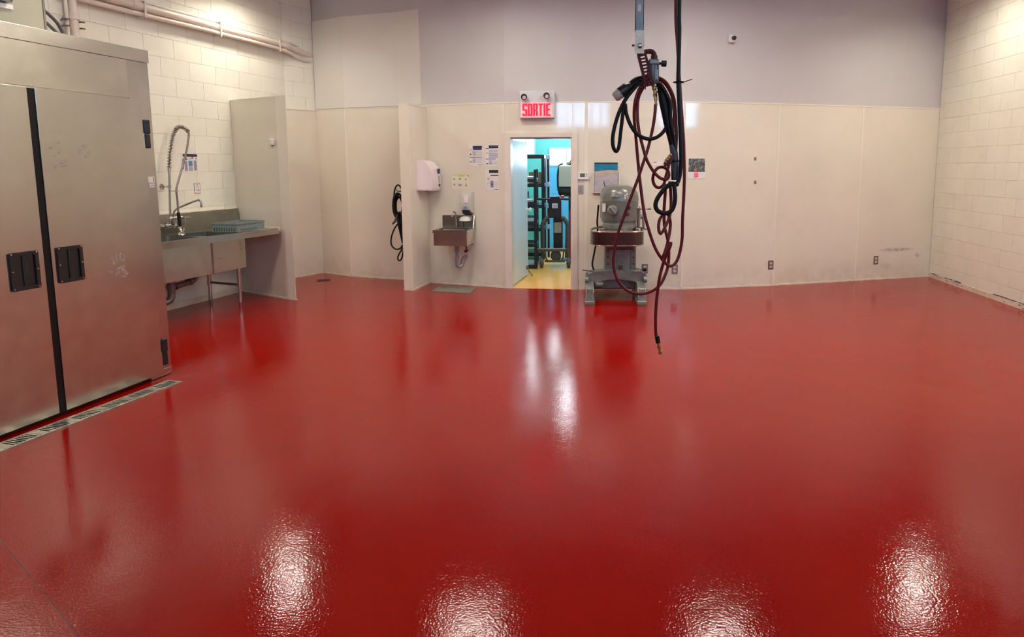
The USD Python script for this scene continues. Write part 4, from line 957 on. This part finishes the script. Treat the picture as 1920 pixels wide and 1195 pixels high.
obj('power_cord', tube([(-.20, .10, 1.15), (-.215, .1, .95), (-.21, .1, .86), (-.225, .08, .70), (-.26, .06, .52), (-.275, .04, .42), (-.255, .02, .355)], .011, 9), M['black'], mx)
obj('plug_cord', cat_(tube([(.24, .30, .33), (.31, .42, .30), (.37, .52, .27), (.415, .575, .268)], .012, 9), bx(.40, .45, .565, .598, .235, .285, .006)), M['black'], mx)

# ------------------------------------------------------------------ overhead drop in the middle of the room: strut, regulator, hoses
HY = 3.3
RED = [
  ('main', [(0.498,0.020,2.450), (0.510,0.020,2.243), (0.526,0.030,2.061), (0.540,0.030,1.901), (0.554,0.030,1.739), (0.561,0.030,1.548), (0.556,0.030,1.354), (0.556,0.030,1.256), (0.546,0.030,1.180), (0.526,0.020,1.128), (0.495,0.000,1.108), (0.466,-0.010,1.124), (0.438,-0.010,1.158), (0.409,-0.010,1.208), (0.380,-0.010,1.286), (0.352,0.000,1.390), (0.333,0.010,1.521), (0.321,0.020,1.630), (0.306,0.020,1.779), (0.296,0.010,1.873), (0.297,0.000,1.938), (0.310,0.000,1.991), (0.333,0.000,2.036), (0.365,0.000,2.062), (0.404,0.010,2.071), (0.447,0.030,2.058), (0.479,0.040,2.020), (0.502,0.040,1.964), (0.510,0.030,1.888), (0.514,0.020,1.766), (0.510,0.020,1.658)]),
  ('second', [(0.501,0.050,1.794), (0.506,0.060,1.917), (0.491,0.060,1.990), (0.458,0.050,2.042), (0.419,0.040,2.065), (0.377,0.030,2.056), (0.341,0.020,2.020), (0.315,0.000,1.965), (0.310,-0.010,1.885), (0.318,-0.020,1.804), (0.337,-0.030,1.724), (0.359,-0.030,1.657), (0.390,-0.030,1.604), (0.423,-0.030,1.569), (0.456,-0.030,1.558), (0.473,-0.020,1.574), (0.470,0.000,1.603), (0.448,0.000,1.620), (0.419,-0.010,1.617), (0.401,-0.010,1.595), (0.394,0.000,1.560), (0.405,0.000,1.527), (0.428,0.000,1.516), (0.451,0.010,1.532), (0.462,0.020,1.568), (0.474,0.030,1.609), (0.484,0.030,1.658)]),
  ('feed', [(0.402,0.000,1.936), (0.400,0.000,1.893), (0.390,0.000,1.819), (0.365,-0.020,1.716), (0.341,-0.030,1.644), (0.315,-0.030,1.563), (0.278,-0.030,1.463), (0.243,-0.030,1.365), (0.216,-0.030,1.282), (0.201,-0.030,1.208), (0.193,-0.030,1.138), (0.202,-0.030,1.074), (0.230,-0.030,1.018), (0.277,-0.030,0.979), (0.333,-0.030,0.967), (0.389,-0.020,0.977), (0.436,0.000,1.004), (0.464,0.010,1.050), (0.482,0.020,1.103), (0.486,0.020,1.173), (0.478,0.010,1.245), (0.460,0.010,1.314), (0.456,0.010,1.397), (0.460,0.010,1.480), (0.460,0.000,1.535)]),
  ('tail', [(0.483,0.010,1.549), (0.491,0.020,1.480), (0.491,0.010,1.411), (0.480,0.000,1.357), (0.450,-0.020,1.298), (0.433,-0.030,1.282), (0.424,-0.030,1.310), (0.430,-0.020,1.353), (0.455,0.000,1.379), (0.480,0.020,1.372), (0.493,0.030,1.326), (0.484,0.020,1.257), (0.466,0.000,1.195), (0.450,-0.020,1.159), (0.461,-0.040,1.184), (0.475,-0.050,1.219), (0.486,-0.050,1.235), (0.479,-0.060,1.214), (0.462,-0.050,1.174), (0.445,-0.040,1.112), (0.432,-0.040,1.056), (0.423,-0.040,0.986), (0.416,-0.040,0.902), (0.414,-0.040,0.817), (0.418,-0.040,0.748)]),
]
BLACK = [
  ('loop', [(0.256,-0.030,2.011), (0.288,-0.030,2.032), (0.326,-0.020,2.049), (0.292,-0.040,2.013), (0.255,-0.050,1.968), (0.221,-0.050,1.908), (0.197,-0.050,1.837), (0.184,-0.050,1.768), (0.187,-0.050,1.723), (0.202,-0.040,1.700), (0.216,-0.030,1.721), (0.223,-0.030,1.777), (0.231,-0.030,1.849), (0.238,-0.030,1.909), (0.246,-0.030,1.933), (0.252,-0.030,1.891), (0.270,-0.040,1.838), (0.299,-0.050,1.792), (0.337,-0.050,1.768), (0.374,-0.050,1.761), (0.413,-0.040,1.774), (0.446,-0.030,1.806), (0.464,-0.010,1.845)]),
  ('drop', [(0.513,0.000,2.445), (0.516,0.000,2.291), (0.515,0.000,2.109), (0.516,0.000,2.031), (0.524,0.000,1.899), (0.532,0.000,1.765), (0.537,0.000,1.657), (0.533,0.000,1.582), (0.519,-0.010,1.541), (0.496,-0.020,1.533), (0.475,-0.030,1.536)]),
  ('teardrop', [(0.497,-0.030,1.539), (0.466,-0.040,1.526), (0.436,-0.040,1.496), (0.412,-0.040,1.458), (0.405,-0.040,1.425), (0.419,-0.040,1.398), (0.452,-0.040,1.387), (0.484,-0.040,1.398), (0.500,-0.040,1.431), (0.504,-0.040,1.474), (0.499,-0.030,1.533)]),
  ('bundle', [(0.419,0.000,2.041), (0.435,-0.010,1.977), (0.450,-0.010,1.911), (0.467,-0.010,1.831), (0.482,-0.010,1.770), (0.494,-0.010,1.711), (0.501,-0.010,1.630), (0.502,-0.010,1.555)]),
  ('strandb', [(0.426,-0.030,2.027), (0.454,-0.030,1.980), (0.473,-0.030,1.933), (0.474,-0.030,1.870), (0.484,-0.030,1.804), (0.497,-0.020,1.738), (0.509,-0.020,1.657), (0.511,-0.020,1.563)]),
  ('arch', [(0.261,-0.030,2.022), (0.295,-0.010,2.050), (0.339,0.010,2.066), (0.384,0.020,2.065), (0.414,0.000,2.044)]),
]
st = thing('hanging_strut', 'slotted steel strut hanging from the ceiling with an angled dark red foot', 'strut', (.315, HY, 0), 0)
def slotted(x0, x1, z0, z1, holes, y0, th): return ext(sbox(x0, z0, x1, z1).difference(unary_union(holes)), th, 'xz', y0)
zs = [2.402 - .096 * 0 + .117 * k for k in range(17)]
obj('channel', cat_(slotted(-.0215, .0205, 2.295, H, [rrect(-.010, .008, z - .018, z + .018, .008) for z in zs if z < 4.4], -.02, .003), bx(-.0215, -.0185, -.02, .02, 2.295, H), bx(.0175, .0205, -.02, .02, 2.295, H)), M['zinc'], st, False)
obj('plate', slotted(-.022, .0235, 2.182, 2.294, [Point(-.001, 2.273).buffer(.0075), Point(-.003, 2.249).buffer(.004)], -.028, .006), M['cream_plate'], st, 20)
obj('bolt', cat_(T(lathe([(.014, 0), (.014, .004), (.011, .005), (.011, .014), (.006, .016)], 6), .002, -.028, 2.219, rx=90), cyl(.007, (-.036, -.005, 2.226), (-.018, -.005, 2.226), 8)), M['chrome'], st)
L = .185
foot = slotted(-.0225, .0225, -L, .004, [rrect(-.011, .011, -z - .005, -z + .005, .0045) for z in np.arange(.022, L - .008, .0185)], -.003, .003)
ft = cat_(foot, bx(-.0225, -.0200, -.003, .026, -L, .004), bx(.0200, .0225, -.003, .026, -L, .004))
obj('angled_foot', T(ft, .012, -.018, 2.184, rx=-22, ry=-12.0), M['rust'], st, False, label='dark red perforated foot')
rg = thing('air_regulator', 'grey compressed-air filter regulator fixed beside the hanging strut', 'regulator', (.389, HY, 0), 0)
obj('inlet_elbow', cat_(tube([(-.05, 0, 2.193), (-.025, 0, 2.197), (-.008, 0, 2.194), (.003, 0, 2.18), (.004, 0, 2.16)], .013, 12), cyl(.018, (.003, 0, 2.158), (.003, 0, 2.176), 6)), M['rust'], rg)
obj('body', cat_(bx(-.026, .026, -.025, .025, 2.128, 2.158, .006), T(lathe([(.020, 0), (.022, .01), (.022, .05), (.018, .055)], 20), 0, 0, 2.082), bx(-.033, -.02, -.012, .012, 2.07, 2.15, .003)), M['reg'], rg)
obj('filter_bowl', T(lathe([(.014, 0), (.022, .008), (.0235, .02), (.0235, .062), (.02, .066)], 24), .003, 0, 2.042), M['bowl'], rg)
obj('bowl_guard', cat_(*[bx(.003 + .0235 * math.cos(a) - .003, .003 + .0235 * math.cos(a) + .003, .0235 * math.sin(a) - .003, .0235 * math.sin(a) + .003, 2.04, 2.13) for a in np.radians((-150, -90, -30, 30, 90, 150))], T(lathe([(.0255, 0), (.0265, .01), (.0255, .014)], 24), .003, 0, 2.043)), M['darkgrey'], rg)
obj('drain_band', T(lathe([(.020, 0), (.024, .004), (.024, .012), (.02, .014)], 24), .003, 0, 2.036), M['rubber_red'], rg)
obj('knob', cat_(cyl(.016, (.04, 0, 2.138), (.064, 0, 2.138), 18), cyl(.007, (.02, 0, 2.138), (.042, 0, 2.138), 10)), M['black_plastic'], rg)
obj('drain_fitting', cat_(T(lathe([(.010, 0), (.012, .004), (.012, .016), (.015, .018), (.015, .03), (.01, .032)], 12), .006, 0, 2.006), cyl(.009, (.008, 0, 2.01), (.014, 0, 1.955), 10), cyl(.012, (.010, 0, 1.99), (.011, 0, 1.975), 6), cyl(.007, (.014, 0, 1.955), (.0165, 0, 1.93), 10), cyl(.006, (.006, 0, 2.0), (.028, 0, 1.998), 8)), M['brass'], rg)

rh = thing('red_air_hose', 'long dark red air hose looped over the hanging strut with a dangling brass end', 'hose', (0, HY, 0), 0)
for nm, pts in RED:
    if nm == 'main': pts = [(.50, .02, H - .01), (.498, .02, 3.2)] + pts
    obj({'main': 'hose_loop', 'second': 'hose_loop', 'feed': 'hose_loop', 'tail': 'hose_tail'}[nm], tube(pts, .0081, 10, 6), M['rubber_red'], rh, 60)
obj('end_sleeve', cyl(.0125, (.4225, -.04, .745), (.430, -.04, .708), 14), M['black'], rh)
obj('brass_end', cat_(cyl(.008, (.430, -.04, .71), (.436, -.04, .688), 12), cyl(.011, (.434, -.04, .694), (.436, -.04, .683), 8), cyl(.0075, (.436, -.04, .684), (.441, -.04, .662), 12), cyl(.011, (.441, -.04, .664), (.445, -.04, .648), 12)), M['brass'], rh, label='dark brass quick coupling at the dangling end')
obj('coupling', cat_(tube([(.455, -.035, 1.63), (.468, -.035, 1.652), (.486, -.03, 1.682)], [.016, .019, .013], 10), cyl(.007, (.445, -.04, 1.622), (.458, -.038, 1.636), 8)), M['rust'], rh)
obj('coupling_ring', cat_(*[T(trimesh.creation.icosphere(1, .008), x, -.045, z) for x, z in ((.452, 1.646), (.462, 1.658), (.468, 1.668), (.476, 1.682))]), M['brass'], rh)

bk = thing('black_cable', 'thick black power cable coiled on the hanging strut, with a black and beige plug', 'cable', (0, HY, 0), 0)
for nm, pts in BLACK:
    if nm == 'drop': pts = [(.512, .0, H - .01), (.512, .0, 3.2)] + pts
    r = {'loop': .0095, 'drop': .0105, 'teardrop': .0115, 'bundle': [.013, .024, .022, .018, .017, .015], 'strandb': .010, 'arch': [.012, .018, .016, .012]}[nm]
    obj({'loop': 'cable_loop', 'drop': 'cable_drop', 'teardrop': 'cable_loop', 'bundle': 'taped_bundle', 'strandb': 'strand', 'arch': 'taped_bundle'}[nm], tube(pts, r, 10, 6), M['black'], bk, 60)
obj('tape', tube([(.488, -.012, 1.735), (.499, -.012, 1.69), (.506, -.012, 1.62), (.506, -.012, 1.56)], [.0155, .020, .019, .016], 12), M['darkgrey'], bk)
obj('tape_ring', cat_(cyl(.022, (.503, -.012, 1.655), (.504, -.012, 1.645), 14), T(lathe([(.012, 0), (.019, .006), (.02, .016), (.013, .024)]), .508, -.015, 1.522)), M['black'], bk)
obj('plug', cat_(tube([(.222, -.035, 1.988), (.255, -.035, 2.015)], [.030, .027], 16, 1), tube([(.255, -.035, 2.013), (.276, -.033, 2.028)], [.022, .015], 14, 1)), M['black_plastic'], bk)
obj('plug_face', tube([(.192, -.035, 1.966), (.200, -.035, 1.972), (.226, -.035, 1.992)], [.020, .026, .027], 16, 1), M['beige'], bk, label='beige plug face')
zt = thing('cable_tie', 'black cable tie with a long tail round the upright hose and cable', 'cable tie', (.519, HY, 2.047), 0)
obj('band', T(trimesh.creation.torus(.026, .003, 24, 6), 0, .008, 0), M['black'], zt)
obj('tail', tube([(.018, -.01, -.002), (.04, -.014, .004), (.063, -.014, .012)], .0022, 6), M['black'], zt)

# ------------------------------------------------------------------ storeroom things seen through the doorway
def shelf_unit(label, x0, x1, y0, y1, levels, ztop, pz, m='black_plastic', lips=.05):
    t = thing('shelving_unit', label, 'shelves', ((x0 + x1) / 2, (y0 + y1) / 2, 0), 0)
    w, d = (x1 - x0) / 2, (y1 - y0) / 2
    for sx in (-1, 1):
        for sy in (-1, 1):
            obj('post', cat_(bx(sx * w - .024, sx * w + .024, sy * d - .024, sy * d + .024, .0, pz, .008)), M[m], t)
    for z in levels:
        obj('shelf', cat_(bx(-w, w, -d, d, z - .02, z, .004), bx(-w - .02, w + .02, -d - .02, -d + .01, z - lips, z + .01, .006), bx(-w - .02, w + .02, d - .01, d + .02, z - lips, z + .01, .006), bx(w - .01, w + .022, -d, d, z - lips, z + .01, .006), bx(-w - .022, -w + .01, -d, d, z - lips, z + .01, .006)), M[m], t)
    return t
s1 = shelf_unit('tall black plastic shelving unit behind the open door', -1.30, -.565, 11.0, 11.5, (.12, .55, .95, 1.31, 1.80), 1.80, 1.80)
s2 = shelf_unit('lower black plastic shelving unit in front of the taller one', -1.15, -.635, 10.02, 10.42, (.06, .40, .75, 1.06, 1.42), 1.54, 1.57)
sr = thing('shelf_bracket_rail', 'pale blue edged post beside the tall black shelves', 'post', (-.475, 11.35, 0))
obj('post', bx(-.03, .005, -.02, .02, 0, 1.80, .004), M['black_plastic'], sr)
for z in (.55, .92, 1.30, 1.78): obj('bracket', bx(-.05, .022, -.03, .03, z - .05, z + .04, .012), M['paleblue'], sr)
obj('face_strip', bx(-.05, -.031, -.02, .02, 0, 1.78), M['paleblue'], sr)
for k, (x, y, z, w, h, m, lb) in enumerate(((-.70, 11.2, 1.311, .22, .20, 'carton', 'brown carton on the second shelf of the tall unit'), (-.98, 11.2, .951, .30, .22, 'carton', 'brown carton on the middle shelf of the tall unit'), (-.80, 11.2, .551, .26, .2, 'darkgrey', 'dark box low in the tall unit'))):
    b = thing('storage_box', lb, 'box', (x, y, z)); obj('box', bx(-w/2, w/2, -.15, .15, 0, h, .004), M[m], b); obj('flap', bx(-w/2 - .002, w/2 + .002, -.152, .0, h - .04, h + .003, .002), M[m], b)
for k, (z, lb) in enumerate(((1.421, 'stack of white papers on the top shelf of the lower unit'), (1.061, 'stack of white papers on the second shelf of the lower unit'), (.751, 'stack of white papers on the middle shelf of the lower unit'), (.061, 'pale blue tray on the bottom shelf of the lower unit'))):
    b = thing('paper_stack' if k < 3 else 'storage_tray', lb, 'papers' if k < 3 else 'tray', (-.76, 10.2, z)); obj('stack', bx(-.10, .10, -.16, .16, 0, .03, .003), M['paper' if k < 3 else 'paleblue'], b); obj('top_sheet', bx(-.095, .10, -.165, .15, .03, .034), M['white'], b)

mc = thing('office_machine', 'beige machine with a black rounded underside on a pole in the storeroom', 'machine', (-.02, 10.98, 0))
obj('shell', rbx(-.27, .30, -.12, .16, 1.27, 1.63, .03), M['beige'], mc, 40)
obj('front_band', bx(-.262, .292, -.126, -.11, 1.27, 1.315, .004), M['beige'], mc)
obj('under_body', rbx(-.29, .32, -.10, .2, 1.10, 1.30, .08), M['black_plastic'], mc, 40)
obj('side_rim', tube([(-.285, .0, 1.20), (-.292, 0, 1.45), (-.265, 0, 1.62), (-.2, 0, 1.66)], .016, 8), M['black_plastic'], mc)
obj('top_lever', tube([(-.12, 0, 1.63), (-.06, 0, 1.69), (-.03, 0, 1.80)], [.05, .03, .012], 10), M['darkgrey'], mc)
obj('pole', cat_(cyl(.018, (-.09, .05, .03), (-.09, .05, 1.12), 12), T(lathe([(.2, 0), (.2, .015), (.03, .03)]), -.09, .05, 0)), M['black_plastic'], mc)
obj('mark', bx(-.05, .0, -.1275, -.118, 1.38, 1.388), M['greyplastic'], mc)

ct = thing('electric_lifter', 'worn metal wheeled lifter with a black control box in the storeroom', 'lifter', (-.335, 10.12, 0))
obj('control_box', ext([(-.10, .80), (.10, .80), (.10, 1.06), (.07, 1.14), (-.07, 1.14), (-.10, 1.06)], .16, 'xz', .02), M['black_plastic'], ct, 25)
obj('label_plate', bx(-.045, .045, .015, .021, .955, 1.03, .002), M['white'], ct)
obj('label_print', cat_(*[bx(-.035, .035, .013, .0155, z, z + .008) for z in (.97, .985, 1.0)]), M['ink_grey'], ct)
obj('handle_bar', cat_(cyl(.014, (-.26, .08, 1.095), (.22, .08, 1.095), 12), tube([(-.28, .08, 1.095), (-.20, .08, 1.095)], .020, 10, 1), tube([(.14, .08, 1.095), (.24, .08, 1.095)], .020, 10, 1)), M['black_plastic'], ct)
obj('red_grip', bx(.09, .15, .04, .10, 1.115, 1.16, .012), M['redcap'], ct)
for s in (-1, 1):
    obj('upright', tube([(s * .10, .10, .80), (s * .14, .10, .78), (s * .195, .08, .70), (s * .20, .06, .60), (s * .195, .06, .30), (s * .19, .06, .16)], [.03, .036, .036, .034, .036, .036], 8), M['cart'], ct)
obj('cross_beam', bx(-.29, .185, -.02, .03, .265, .315, .008), M['cart'], ct)
obj('under_frame', cat_(bx(-.17, .16, .0, .04, .09, .125, .006), cyl(.012, (-.20, .02, .265), (-.12, .02, .11), 8), cyl(.012, (.14, .02, .265), (.12, .02, .11), 8)), M['cart'], ct)
obj('motor', cat_(T(lathe([(.075, 0), (.085, .01), (.085, .10), (.06, .12)]), .01, .14, .19, rx=90), T(lathe([(.03, 0), (.03, .02)]), .01, .02, .19, rx=90)), M['tyre'], ct)
obj('mast', bx(-.03, .12, .14, .24, .30, .80, .01), M['black_plastic'], ct); obj('mast_plate', bx(-.02, .10, .13, .14, .55, .72, .004), M['beige'], ct)
for s in (-1, 1):
    wj = T(lathe([(.02, -.030), (.055, -.030), (.075, -.024), (.082, -.012), (.082, .012), (.075, .024), (.055, .030), (.02, .030)], 28), s * .215, .02, .082, ry=90)
    wh = obj('wheel', wj, M['tyre'], ct); obj('hub', T(lathe([(.03, -.034), (.036, -.03), (.036, .03), (.03, .034)], 20), s * .215, .02, .082, ry=90), M['cart'], wh)
rc = thing('red_bottle', 'red bottle standing behind the lifter in the storeroom', 'bottle', (-.06, 10.75, 0)); obj('body', T(lathe([(.05, 0), (.055, .01), (.055, .85), (.03, .90), (.02, .93), (.02, .96)])), M['redcap'], rc); obj('cap', T(lathe([(.024, .96), (.024, 1.0), (.02, 1.004)])), M['white'], rc)
